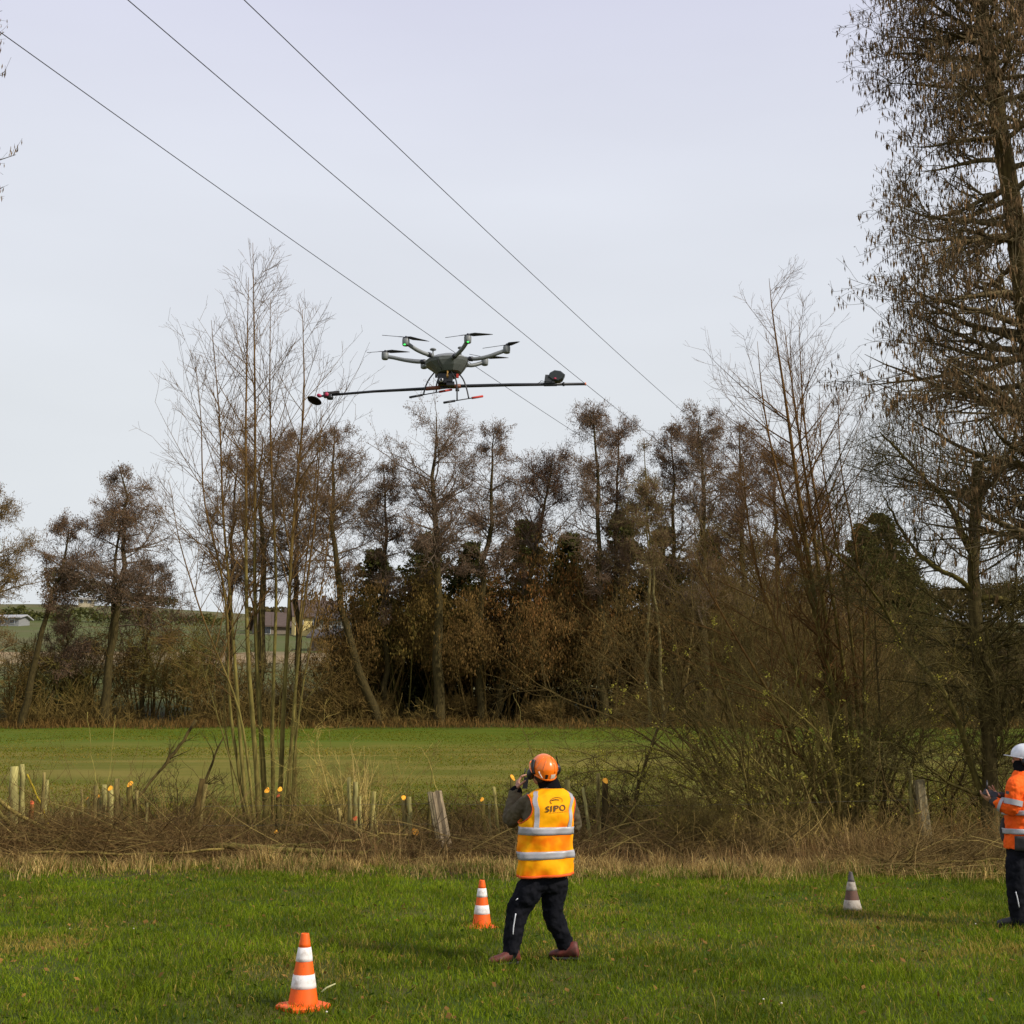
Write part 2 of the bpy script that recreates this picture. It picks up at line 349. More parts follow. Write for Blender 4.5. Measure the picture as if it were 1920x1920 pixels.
# ------------------------------------------------------------------ branching
def resample(pts, rad, K):
    pts = np.asarray(pts, float); d = np.r_[0, np.cumsum(np.linalg.norm(np.diff(pts, axis=0), axis=1))]
    t = np.linspace(0, d[-1], K)
    # smooth interpolation through the points
    out = np.stack([np.interp(t, d, pts[:, i]) for i in range(3)], 1)
    for _ in range(2): out[1:-1] = 0.25 * out[:-2] + 0.5 * out[1:-1] + 0.25 * out[2:]
    s = t / d[-1]
    return out, rad[0] * (1 - s) ** 0.8 + rad[1] * (1 - (1 - s) ** 0.8)
def grow(pos, D, L, K, trop, wander, rng, r0, r1):
    N = len(pos); P = np.empty((N, K, 3)); P[:, 0] = pos; D = nrm(D); bend = rng.randn(N, 3) * wander * 0.5
    trop = np.asarray(trop, float)
    for k in range(1, K):
        D = nrm(D + trop / K + bend / K + rng.randn(N, 3) * wander / K ** 0.5)
        P[:, k] = P[:, k - 1] + D * (L / (K - 1))[:, None]
    s = np.linspace(0, 1, K)[None]
    return P, r0[:, None] * (1 - s) + (r1 if np.ndim(r1) else np.full(N, r1))[:, None] * s
def spawn(P, R, n, t0, t1, ang, Lf, rng, trop=(0, 0, 0.3), wander=0.25, K=4, rr=0.6, rmin=0.002, tip=0.0015, flat=0.0, power=1.0):
    """n children per parent; ang = (min, max) radians to the parent; Lf(t, parent_length) gives their length"""
    N, KP = R.shape
    idx = np.repeat(np.arange(N), n) if np.ndim(n) == 0 else np.repeat(np.arange(N), n)
    M = len(idx); t = t0 + (t1 - t0) * rng.rand(M) ** power
    f = t * (KP - 1); k = np.minimum(f.astype(int), KP - 2); u = (f - k)[:, None]
    pos = P[idx, k] * (1 - u) + P[idx, k + 1] * u; T = nrm(P[idx, k + 1] - P[idx, k])
    r = R[idx, k] * (1 - u[:, 0]) + R[idx, k + 1] * u[:, 0]
    PL = np.linalg.norm(np.diff(P, axis=1), axis=2).sum(1)[idx]
    q = rng.randn(M, 3); q[:, 2] *= (1 - flat); q = nrm(q - T * (q * T).sum(1, keepdims=True))
    a = (ang[0] + (ang[1] - ang[0]) * rng.rand(M))[:, None]
    D = T * np.cos(a) + q * np.sin(a)
    L = Lf(t, PL) * (0.65 + 0.6 * rng.rand(M))
    r0 = np.clip(r * rr, rmin, None)
    return grow(pos, D, L, K, trop, wander, rng, r0, tip)
def jit(c, n, rng, a=0.2):
    c = np.asarray(c, float); return c * (1 - a + 2 * a * rng.rand(n, 1))
def specks(g, P, n, size, col, rng, elong=1.0, hang=False, spread=0.05, t0=0.2):
    """small solid buds, cones or leaves set along the twigs: four-sided spindles"""
    N, K = P.shape[:2]; idx = rng.randint(0, N, n); f = (t0 + (1 - t0) * rng.rand(n)) * (K - 1); k = np.minimum(f.astype(int), K - 2); u = (f - k)[:, None]
    pos = P[idx, k] * (1 - u) + P[idx, k + 1] * u + rng.randn(n, 3) * spread
    s = size * (0.6 + 0.8 * rng.rand(n))[:, None]
    A = nrm(rng.randn(n, 3) * (0.12 if hang else 1) + (np.array([0, 0, -1.0]) if hang else 0))
    B = nrm(np.cross(A, rng.randn(n, 3))); C = np.cross(A, B)
    w = s / elong * 0.5
    if hang: pos = pos + A * s * 0.55
    V = np.stack([pos - A * s * .5, pos + B * w, pos - (B * .5 - C * .87) * w, pos - (B * .5 + C * .87) * w, pos + A * s * .5], 1)
    o = np.arange(n) * 5
    T = np.concatenate([np.stack(q, -1) for q in ((o, o + 2, o + 1), (o, o + 3, o + 2), (o, o + 1, o + 3), (o + 4, o + 1, o + 2), (o + 4, o + 2, o + 3), (o + 4, o + 3, o + 1))])
    g.add(V, [T], np.repeat(jit(col, n, rng, 0.35), 5, 0))
def leaves(g, P, n, size, col, rng, spread=0.1, t0=0.1):
    N, K = P.shape[:2]; idx = rng.randint(0, N, n); f = (t0 + (1 - t0) * rng.rand(n)) * (K - 1); k = np.minimum(f.astype(int), K - 2); u = (f - k)[:, None]
    pos = P[idx, k] * (1 - u) + P[idx, k + 1] * u + rng.randn(n, 3) * spread
    s = size * (0.5 + rng.rand(n))[:, None]; A = nrm(rng.randn(n, 3)); B = nrm(np.cross(A, rng.randn(n, 3)))
    V = np.stack([pos - A * s * .6, pos + B * s * .35, pos + A * s * .6, pos - B * s * .35], 1)
    V[:, 0] += np.cross(A, B) * s * 0.15; V[:, 2] += np.cross(A, B) * s * 0.15
    o = np.arange(n) * 4; g.add(V, [np.stack([o, o + 1, o + 2, o + 3], -1)], np.repeat(jit(col, n, rng, 0.35), 4, 0))

ALD = (0.15, 0.112, 0.15); ALDCONE = (0.185, 0.115, 0.13); TRUNKC = np.array((0.05, 0.038, 0.024))
def far_tree(name, label, trunks, crown, seed, cat='tree', group=None, dens=1.0, bark=ALD, cone=ALDCONE, limb_ang=(0.95, 1.5), trop=(0, 0, 0.35), csize=0.075, Y=78, part2='cones', npc=17000, leafy=0.0):
    """trunks: list of (px polyline, base radius); crown: [(height fraction, half width m), ...] along the trunk"""
    rng = np.random.RandomState(seed)
    root = None; tw2 = []; tw3 = []
    gt = Geo(); gc = Geo(); hs = [c[0] for c in crown]; ws = [c[1] for c in crown]
    for px, r in trunks:
        pts = np.array([PW(a, b, Y + (i * 0.15)) for i, (a, b) in enumerate(px)])
        pts[0, 2] = hz(pts[0, 0], pts[0, 1]) - 0.15 if len(px) > 1 and px[0][1] > 1300 else pts[0, 2]
        if root is None: root = thing(name, label, cat, pts[0], group); o0 = pts[0]
        P, R = resample(pts, (r, 0.02), 16)
        P[1:-1] += rng.randn(14, 3) * np.array([0.08, 0.08, 0])
        gt.tube(P, R, 8, col=TRUNKC if bark[0] < .2 else np.asarray(bark) * .6)
        n1 = int(44 * dens)
        P1, R1 = spawn(P[None], R[None], n1, hs[0], 0.985, limb_ang, lambda t, L: np.interp(t, hs, ws) * 1.1 * (0.5 + 0.8 * rng.rand(len(t))), rng, trop=trop, wander=0.35, K=7, rr=0.42, tip=0.012)
        keepc = jit(bark, len(P1), rng)
        gc.tube(P1, R1, 4, col=keepc)
        P2, R2 = spawn(P1, R1, 9, 0.12, 1.0, (0.5, 1.15), lambda t, L: L * 0.40 * (1.15 - 0.6 * t) + 0.32, rng, trop=(0, 0, 0.2), wander=0.4, K=4, rr=0.6, rmin=0.012, tip=0.008)
        gc.tube(P2, R2, 3, col=jit(bark, len(P2), rng))
        P3, R3 = spawn(P2, R2, 7, 0.1, 1.0, (0.5, 1.3), lambda t, L: L * 0.4 + 0.18, rng, trop=(0, 0, 0.1), wander=0.5, K=3, rr=0.7, rmin=0.009, tip=0.007)
        gc.tube(P3, R3, 3, col=jit(bark, len(P3), rng))
        tw2.append(P2[:, ::3] if False else P2[:, [0, 3]]); tw3.append(P3[:, [0, 2]])
    gt.build('trunk', M_bark, root, o0); gc.build('crown', M_twig, root, o0)
    gl = Geo(); A = np.concatenate(tw3 + tw2)
    n = int(npc * dens * len(trunks) ** 0.6)
    specks(gl, A, n, csize, cone, rng, 1.9, True, 0.09)
    if leafy: leaves(gl, A, int(n * leafy), csize * 1.5, cone, rng, 0.15)
    gl.build(part2, M_leafy, root, o0, smooth=False, kind='stuff')
    return root
LINE = 'trees in the far tree line'
def fork(name, label, **k): return far_tree(name, label, group=LINE, **k)
C_round = [(0.38, 1.2), (0.5, 3.0), (0.68, 3.3), (0.84, 2.6), (1.0, 0.8)]
C_broad = [(0.42, 1.5), (0.55, 3.6), (0.8, 3.4), (0.92, 2.2), (1.0, 0.8)]
C_cone = [(0.35, 3.2), (0.5, 3.4), (0.75, 2.0), (0.93, 0.8), (1.0, 0.3)]
C_slim = [(0.35, 1.2), (0.55, 2.1), (0.8, 1.5), (1.0, 0.4)]
fork('alder_tree', 'pale alder crown cut off by the left edge of the photo', trunks=[([(-42, 1362), (-36, 1200), (-30, 1050), (-18, 930)], 0.26)], crown=[(0.3, 2.6), (0.6, 3.0), (0.85, 1.8), (1, .5)], seed=1, Y=74, bark=(0.17, 0.12, 0.10), cone=(0.17, 0.11, 0.075))
fork('alder_tree', 'small alder leaning right near the left edge, thin high crown', trunks=[([(38, 1366), (60, 1270), (88, 1150), (122, 1050), (130, 980)], 0.25)], crown=[(0.55, 0.8), (0.7, 2.0), (0.85, 1.6), (1, .4)], seed=2, Y=77, dens=0.7, limb_ang=(0.9, 1.4))
fork('alder_tree', 'young bare alder between the leaning tree and the twin trunked alder at left', trunks=[([(88, 1368), (102, 1290), (122, 1220), (132, 1150)], 0.16)], crown=[(0.4, 1.2), (0.7, 1.6), (1, .5)], seed=3, Y=79, dens=0.45)
fork('alder_tree', 'twin trunked cone shaped alder standing alone left of the pale bare tree', trunks=[([(190, 1366), (205, 1250), (222, 1120), (235, 1000), (238, 925), (222, 872)], 0.3), ([(200, 1366), (200, 1240), (214, 1110), (225, 1000), (222, 935)], 0.22)], crown=[(0.42, 3.3), (0.52, 3.6), (0.7, 2.7), (0.86, 1.6), (1, .4)], seed=4, Y=78, limb_ang=(1.2, 1.6), trop=(0, 0, 0.15), dens=0.9)
fork('alder_tree', 'low spreading alder crown right beside the twin trunked alder', trunks=[([(262, 1366), (270, 1280), (280, 1180), (285, 1060)], 0.16)], crown=[(0.35, 1.5), (0.65, 2.0), (1, .8)], seed=5, Y=81, dens=0.6)
fork('alder_tree', 'brown crowned alder straight behind the pale bare multi stemmed tree', trunks=[([(488, 1366), (490, 1200), (492, 1050), (488, 930), (492, 815)], 0.3)], crown=C_broad, seed=6, Y=80, dens=1.0)
fork('alder_tree', 'rusty rounded alder crown seen through the right side stems of the pale bare tree', trunks=[([(556, 1366), (560, 1200), (552, 1050), (556, 930), (560, 820)], 0.25)], crown=C_broad, seed=26, Y=82, dens=0.9)
fork('alder_tree', 'alder behind the left side stems of the pale bare tree', trunks=[([(432, 1366), (428, 1200), (436, 1050), (440, 930), (446, 850)], 0.25)], crown=[(0.42, 1.6), (0.6, 3.0), (0.85, 2.0), (1, .6)], seed=27, Y=83, dens=0.8)
fork('alder_tree', 'alder with a strongly left leaning curved dark trunk below the boom tip of the drone', trunks=[([(712, 1368), (682, 1290), (648, 1180), (630, 1060), (624, 930), (628, 800)], 0.3)], crown=[(0.48, 1.6), (0.62, 3.0), (0.84, 2.4), (1, 0.8)], seed=7, Y=78, dens=0.95)
fork('alder_tree', 'slim pointed alder between the leaning trunk and the broadest crown', trunks=[([(724, 1366), (722, 1200), (721, 1060), (722, 940), (720, 862)], 0.22)], crown=[(0.35, 1.8), (0.55, 2.6), (0.8, 1.6), (1, .3)], seed=8, Y=80, dens=0.9)
fork('alder_tree', 'broad crowned alder with a thick straight dark trunk right below the drone', trunks=[([(824, 1368), (823, 1220), (820, 1060), (815, 960), (810, 890), (818, 782)], 0.36)], crown=[(0.46, 1.8), (0.6, 3.0), (0.78, 3.6), (0.9, 2.9), (1.0, 1.0)], seed=9, Y=78, dens=1.1, limb_ang=(0.7, 1.35))
fork('alder_tree', 'grey brown alder just right of the broadest crown, trunk leaning right', trunks=[([(900, 1366), (898, 1200), (905, 1060), (925, 960), (920, 880), (928, 802)], 0.28)], crown=[(0.48, 1.6), (0.62, 2.6), (0.84, 2.0), (1.0, 0.7)], seed=10, Y=79, dens=0.9)
fork('alder_tree', 'rusty alder with ascending limbs over the dark spruces in the middle', trunks=[([(925, 1366), (960, 1220), (1000, 1060), (1020, 960), (1036, 850)], 0.26)], crown=[(0.45, 2.0), (0.65, 3.1), (0.85, 2.3), (1.0, 0.8)], seed=11, Y=80, dens=1.0, limb_ang=(0.6, 1.2), cone=(0.19, 0.10, 0.10))
fork('alder_tree', 'tallest slim alder of the line, left of a close pair under the lowest wire', trunks=[([(1135, 1366), (1128, 1220), (1124, 1050), (1124, 900), (1112, 765)], 0.26)], crown=[(0.4, 1.4), (0.6, 2.3), (0.85, 1.7), (1, .6)], seed=12, Y=78, dens=0.95)
fork('alder_tree', 'slim alder forming the right of a close pair, slightly shorter', trunks=[([(1158, 1366), (1155, 1220), (1152, 1050), (1158, 900), (1160, 792)], 0.22)], crown=[(0.4, 1.2), (0.6, 2.0), (0.85, 1.6), (1, .6)], seed=13, Y=80, dens=0.85)
fork('birch_tree', 'thin pale stemmed tree with sparse crown right of the close alder pair', trunks=[([(1216, 1366), (1214, 1200), (1218, 1050), (1215, 930), (1208, 838)], 0.14)], crown=[(0.5, 1.0), (0.7, 1.6), (1, .5)], seed=14, Y=77, dens=0.5, bark=(0.24, 0.2, 0.15))
fork('birch_tree', 'thin pale stem leaning left across the dark wood, no low branches', trunks=[([(1246, 1366), (1240, 1250), (1226, 1100), (1220, 1020), (1205, 900)], 0.12)], crown=[(0.65, 0.8), (0.8, 1.4), (1, .5)], seed=15, Y=76.5, dens=0.4, bark=(0.24, 0.2, 0.15))
fork('alder_tree', 'alder with an open pointed crown below the highest wire', trunks=[([(1270, 1366), (1265, 1200), (1262, 1050), (1264, 920), (1258, 800)], 0.22)], crown=[(0.35, 1.8), (0.6, 2.3), (0.85, 1.5), (1, .5)], seed=16, Y=79, dens=0.9)
fork('alder_tree', 'dense high alder crown where the highest wire meets the wood', trunks=[([(1322, 1366), (1322, 1200), (1320, 1050), (1318, 920), (1312, 778)], 0.32)], crown=[(0.3, 2.4), (0.6, 3.3), (0.85, 2.5), (1, .8)], seed=17, Y=78, dens=1.25)
fork('alder_tree', 'dense purple brown crown just left of the bare tree right of the middle', trunks=[([(1395, 1366), (1394, 1200), (1390, 1050), (1388, 920), (1386, 795)], 0.3)], crown=[(0.3, 2.4), (0.6, 3.3), (0.85, 2.5), (1, .8)], seed=18, Y=80, dens=1.25, bark=(0.14, 0.095, 0.12), cone=(0.14, 0.088, 0.11))
fork('alder_tree', 'purple brown crown behind the stems of the bare tree right of the middle', trunks=[([(1462, 1366), (1460, 1200), (1455, 1050), (1452, 950), (1450, 850)], 0.28)], crown=[(0.3, 2.4), (0.6, 3.2), (0.85, 2.3), (1, .8)], seed=19, Y=82, dens=1.2, bark=(0.14, 0.095, 0.12), cone=(0.14, 0.088, 0.11))
fork('alder_tree', 'lowest purple brown crown of the line, left of the lone spruce', trunks=[([(1535, 1366), (1534, 1200), (1532, 1080), (1530, 930)], 0.26)], crown=[(0.3, 2.4), (0.6, 3.3), (0.85, 2.3), (1, .8)], seed=20, Y=82, dens=1.2, bark=(0.14, 0.095, 0.12), cone=(0.14, 0.088, 0.11))

# spruces
def spruce(label, px, top, base, half, Y, seed):
    rng = np.random.RandomState(seed); b = PW(px, base, Y); z0 = hz(b[0], Y); t = PW(px, top, Y)
    H = t[2] - z0; root = thing('spruce_tree', label, 'tree', (b[0], Y, z0), 'dark spruces in the far tree line')
    o0 = (b[0], Y, z0)
    P, R = resample([(b[0], Y, z0 - .1), (t[0] * .5 + b[0] * .5, Y, z0 + H / 2), (t[0], Y, z0 + H)], (0.22, 0.02), 10)
    g = Geo(); g.tube(P, R, 8, col=(0.07, 0.05, 0.035)); g.build('trunk', M_bark, root, o0)
    c0 = max(0.03, (PW(px, base, Y)[2] - z0) / H)
    P1, R1 = spawn(P[None], R[None], 230, c0, 0.99, (1.35, 1.75), lambda t, L: 1.3 * half * np.clip(1.03 - (t - c0) / (1 - c0), 0.05, 1) ** 0.7 * (0.75 + 0.4 * rng.rand(len(t))), rng, trop=(0, 0, -0.1), wander=0.15, K=5, rr=0.3, rmin=0.02, tip=0.01)
    gc = Geo(); gc.tube(P1, R1, 3, col=jit((0.06, 0.05, 0.03), len(P1), rng))
    P2, R2 = spawn(P1, R1, 9, 0.1, 1.0, (0.5, 1.1), lambda t, L: L * 0.32 * (1.1 - .6 * t) + 0.12, rng, trop=(0, 0, -0.5), wander=0.2, K=3, rr=0.6, rmin=0.01, tip=0.01)
    gc.tube(P2, R2, 3, col=jit((0.05, 0.05, 0.025), len(P2), rng)); gc.build('crown', M_twig, root, o0)
    gl = Geo(); leaves(gl, np.concatenate([P2[:, [0, 2]], P1[:, [0, 4]]]), 22000, 0.18, (0.075, 0.08, 0.034), rng, 0.10, 0.0)
    gl.build('needles', M_leafy, root, o0, smooth=False, kind='stuff')
for a in [('dark spruce behind the foot of the leaning alder trunk', 705, 1030, 1345, 3.0, 86, 31),
          ('spruce hidden behind the straight trunk of the broadest alder', 800, 1000, 1330, 3.2, 88, 32),
          ('spruce with its tip right of the straight dark trunk', 880, 1015, 1330, 3.2, 87, 33),
          ('tallest spruce, dark tip left of the rusty middle alder', 985, 975, 1330, 3.4, 88, 34),
          ('spruce behind the rusty middle alder', 1065, 1000, 1325, 3.4, 87, 35),
          ('spruce tip showing between the stems of the slim pair', 1165, 960, 1330, 3.4, 88, 36),
          ('spruce behind the thin pale stems', 1245, 985, 1330, 3.2, 87, 37),
          ('spruce hidden in the dense right part of the wood', 1330, 1000, 1340, 3.4, 90, 38),
          ('left half of the lone dark spruce pair at right', 1618, 985, 1345, 3.0, 84, 39),
          ('tall lone dark green spruce right of the bare tree', 1652, 962, 1350, 3.9, 85, 40),
          ('short spruce on the right flank of the lone spruce', 1700, 1045, 1350, 2.9, 86, 41)]:
    spruce(*a)

# understorey: shrubs of the far line
def far_shrub(label, px, top, Y, half, col, seed, dens=1.0, name='shrub', leafc=None, group='understorey shrubs along the far tree line', lsz=0.13):
    rng = np.random.RandomState(seed); b = PW(px, 1365, Y); z0 = hz(b[0], Y); H = PW(px, top, Y)[2] - z0
    root = thing(name, label, 'shrub', (b[0], Y, z0), group); o0 = (b[0], Y, z0)
    tb = .42 if top < 1130 else (.25 if top < 1180 else .08)
    n = int(14 * dens) + 5
    a = rng.rand(n) * 2 * math.pi; rad = half * np.sqrt(rng.rand(n)) * 0.55
    pos = np.stack([b[0] + np.cos(a) * rad, Y + np.sin(a) * rad, np.full(n, z0 - .1)], -1)
    D = np.stack([np.cos(a) * 0.35, np.sin(a) * 0.35, np.ones(n)], -1) + rng.randn(n, 3) * 0.12
    P, R = grow(pos, D, H * (0.7 + 0.35 * rng.rand(n)), 8, (0, 0, 0.2), 0.2, rng, 0.035 + 0.04 * rng.rand(n), 0.012)
    g = Geo(); g.tube(P, R, 5, col=jit(np.asarray(col) * .6, n, rng)); g.build('stems', M_bark, root, o0)
    P1, R1 = spawn(P, R, 17, tb, 1.0, (0.7, 1.5), lambda t, L: half * (0.55 - 0.25 * t), rng, trop=(0, 0, 0.2), wander=0.4, K=4, rr=0.5, rmin=0.014, tip=0.008)
    P2, R2 = spawn(P1, R1, 7, 0.1, 1.0, (0.5, 1.3), lambda t, L: L * 0.45 + .15, rng, wander=0.4, K=3, rr=0.7, rmin=0.012, tip=0.008)
    g = Geo(); g.tube(P1, R1, 3, col=jit(col, len(P1), rng)); g.tube(P2, R2, 3, col=jit(col, len(P2), rng))
    if leafc is not None: specks(g, P2[:, [0, 2]], int(5000 * dens), lsz * 1.5, leafc, rng, 2.6, True, 0.2)
    g.build('crown', M_leafy if leafc is not None else M_twig, root, o0, smooth=False)
RUST = (0.17, 0.10, 0.055); BRN = (0.14, 0.092, 0.05); OLV = (0.14, 0.115, 0.052); GRY = (0.13, 0.10, 0.08)
for i, (px, top, Y, half, c, lf, d, lab) in enumerate([
    (15, 1200, 80, 2.8, BRN, None, 1.0, 'olive shrub at the left edge below the pale alder crown'),
    (100, 1200, 81, 2.8, OLV, None, 1.0, 'bare shrub around the foot of the young alder at left'),
    (165, 1170, 83, 2.8, BRN, None, 1.1, 'brown shrub left of the twin trunks'),
    (285, 1160, 82, 3.2, BRN, None, 1.3, 'olive brown shrub right of the twin trunks'),
    (345, 1170, 81, 3.0, OLV, None, 1.2, 'shrub left of the foot of the pale bare tree'),
    (420, 1200, 80, 3.0, BRN, None, 1.0, 'low brown shrub behind the left stems of the pale bare tree'),
    (600, 1200, 80, 3.2, BRN, None, 1.0, 'low olive shrub between the pale bare tree and the leaning alder'),
    (655, 1190, 84, 2.4, BRN, RUST, .8, 'brown shrub left of the lower leaning trunk'),
    (690, 1065, 81, 2.8, BRN, RUST, 1.2, 'tall russet shrub behind the crossing lower trunks'),
    (762, 1075, 82, 3.0, OLV, (0.17, 0.115, 0.05), 1.2, 'olive russet shrub left of the straight dark trunk'),
    (850, 1050, 82, 3.2, BRN, (0.17, 0.11, 0.05), 1.2, 'russet shrub right of the straight dark trunk'),
    (905, 1120, 80, 2.8, BRN, RUST, 1.2, 'rusty drooping bush over the two short trunks'),
    (960, 1100, 81, 3.2, BRN, (0.185, 0.10, 0.055), 1.4, 'orange brown bush in the very middle of the wood'),
    (1030, 1020, 83, 3.0, BRN, (0.18, 0.10, 0.055), 1.3, 'high orange brown bush under the rusty alder'),
    (1085, 1040, 82, 2.8, BRN, (0.22, 0.10, 0.05), 1.3, 'rust red bush left of the slim pair of alders'),
    (1140, 1110, 80, 2.8, BRN, RUST, 1.2, 'brown bush at the feet of the slim pair'),
    (1215, 1130, 83, 3.0, BRN, BRN, 1.1, 'dark brown bush behind the thin pale stems'),
    (1290, 1060, 82, 3.2, BRN, (0.155, 0.095, 0.055), 1.3, 'dark bush left below the dense high crown'),
    (1370, 1040, 83, 3.4, BRN, (0.15, 0.09, 0.055), 1.4, 'dark purple brown bush below the dense crowns'),
    (1450, 1060, 84, 3.4, BRN, (0.145, 0.09, 0.055), 1.4, 'dark bush behind the fork of the bare tree'),
    (1530, 1080, 83, 3.4, BRN, (0.145, 0.09, 0.055), 1.3, 'dark bush between the bare tree and the lone spruce'),
    (1600, 1150, 80, 3.2, BRN, (0.14, 0.09, 0.05), 1.2, 'brown bush in front of the lone spruce pair'),
    (1690, 1190, 80, 3.2, GRY, (0.13, 0.09, 0.05), 1.2, 'low grey brown bush right below the lone spruce'),
    (1775, 1165, 84, 3.2, GRY, (0.13, 0.085, 0.065), 1.2, 'grey brown bush left of the thick forked trunk at right'),
    (1850, 1160, 84, 3.2, GRY, (0.13, 0.085, 0.065), 1.2, 'grey brown bush straight behind the thick forked trunk at right'),
    (690, 1300, 79, 1.6, BRN, None, .45, 'low twiggy bush at the foot of the leaning alder trunk'),
    (872, 1300, 80, 1.8, BRN, None, .45, 'low twiggy bush directly right of the straight dark trunk'),
    (1030, 1318, 79, 1.8, BRN, None, .5, 'low brown bush at the meadow edge right of the middle of the wood'),
    (1190, 1285, 79, 1.8, BRN, None, .5, 'low brown bush right of the feet of the slim alder pair'),
    (1925, 1155, 84, 3.2, GRY, (0.13, 0.085, 0.065), 1.2, 'grey brown bush at the right edge behind the white helmet')]):
    far_shrub(lab, px, top, Y, half, c, 100 + i, d, leafc=lf)
# low scrub along the whole line: countless thin stems
rng = np.random.RandomState(61); N = 8500
x = (rng.rand(N) * 2 - 1) * 41; y = 77.5 + rng.rand(N) * 6; dn = vnoise(x, y, 5, 22)
k = (rng.rand(N) < dn * 1.2) & ((np.abs(x - 2.5) > 6) | (rng.rand(N) < 0.5)); x, y, dn = x[k], y[k], dn[k]; N = len(x)
P, R = grow(np.stack([x, y, terrain(x, y) - .05], -1), np.c_[rng.randn(N, 2) * 0.35, np.ones(N)], (0.4 + 1.9 * rng.rand(N) ** 1.5) * (0.25 + dn), 4, (0, 0, -0.1), 0.35, rng, np.full(N, 0.014), 0.008)
P1, R1 = spawn(P, R, 6, 0.1, 1, (0.5, 1.3), lambda t, L: L * 0.45, rng, wander=0.4, K=3, rr=0.8, rmin=0.011, tip=0.008)
g = Geo(); cc = jit((0.15, 0.105, 0.055), N, rng, 0.5); g.tube(P, R, 3, col=cc); g.tube(P1, R1, 3, col=np.repeat(cc, 6, 0)); 
tag(g.build('scrub', M_twig, smooth=False), 'dark brown scrub and young shoots under the far trees', 'scrub', kind='stuff')
# distant hillside hedges and copses
def copse(label, px0, px1, Y, hgt, seed, col=(0.06, 0.055, 0.035)):
    rng = np.random.RandomState(seed); a, b = PW(px0, 1100, Y)[0], PW(px1, 1100, Y)[0]; N = int(abs(b - a) * 50 * max(hgt / 5, .6)) + 900
    x = a + (b - a) * rng.rand(N); y = Y + rng.randn(N) * 2.5; hn = hgt * (0.35 + 0.75 * vnoise(x, x * 0, hgt * 1.1, seed))
    z = terrain(x, y) + hn * np.sqrt(rng.rand(N)); n = N
    s = 0.32 * (0.5 + rng.rand(n))[:, None]; pos = np.stack([x, y, z], -1); A = nrm(rng.randn(n, 3)); B = nrm(np.cross(A, rng.randn(n, 3)))
    V = np.stack([pos - A * s, pos + B * s * .8, pos + A * s, pos - B * s * .8], 1); o = np.arange(n) * 4
    g = Geo(); g.add(V, [np.stack([o, o + 1, o + 2, o + 3], -1)], np.repeat(jit(col, n, rng, .4), 4, 0))
    tag(g.build('distant_wood', M_leafy, smooth=False), label, 'wood', kind='stuff')
copse('dark row of trees on the skyline right of the far white house', 150, 330, 350, 7, 71)
copse('tree clump on the hill left of the far white house', 85, 150, 345, 10, 72)
copse('thin hedge across the green hill at left', 0, 420, 250, 3, 73, (0.07, 0.075, 0.035))
copse('trees around the yellow house', 470, 690, 215, 5, 74, (0.075, 0.06, 0.04))
copse('dark wooded skyline at right', 1560, 2500, 330, 13, 75, (0.075, 0.055, 0.05))
copse('grey brown copse on the slope at right', 1640, 2400, 200, 9, 76, (0.08, 0.06, 0.045))
#copse('dark wood behind the middle of the tree line', 680, 1560, 130, 9, 77, (0.035, 0.035, 0.02))

# ------------------------------------------------------------------ near trees
MOSS = np.array((0.155, 0.13, 0.065)); GREYB = np.array((0.15, 0.12, 0.09)); RED = np.array((0.13, 0.075, 0.045)); DARKB = np.array((0.055, 0.043, 0.03))
def grad(K, a, b, p=0.35):
    s = smooth01((np.linspace(0, 1, K) - p) / 0.35)[:, None]; return np.asarray(a) * (1 - s) + np.asarray(b) * s
def stems_tree(root, o0, stems, rng, Y, low=MOSS, high=RED, sides=8, K=22, fixed_base=None, rtip=0.004, name='stem'):
    Ps, Rs = [], []
    for px, r, dy0, dy1 in stems:
        n = len(px); pts = np.array([PW(a, b, Y + dy0 + (dy1 - dy0) * i / (n - 1)) for i, (a, b) in enumerate(px)])
        pts[0, 2] = min(pts[0, 2], gz(pts[0, 0], pts[0, 1])) - 0.05 if px[0][1] > 1440 else pts[0, 2]
        P, R = resample(pts, (r, rtip), K); P[1:-1] += np.cumsum(rng.randn(K - 2, 3) * 0.008, 0) * np.linspace(1, 0, K - 2)[:, None]
        g = Geo(); g.tube(P, R, sides, col=grad(K, low * (0.8 + .4 * rng.rand()), high)[None], cap=True)
        g.build(name, M_bark, root, o0); Ps.append(P); Rs.append(R)
    return np.array(Ps), np.array(Rs)

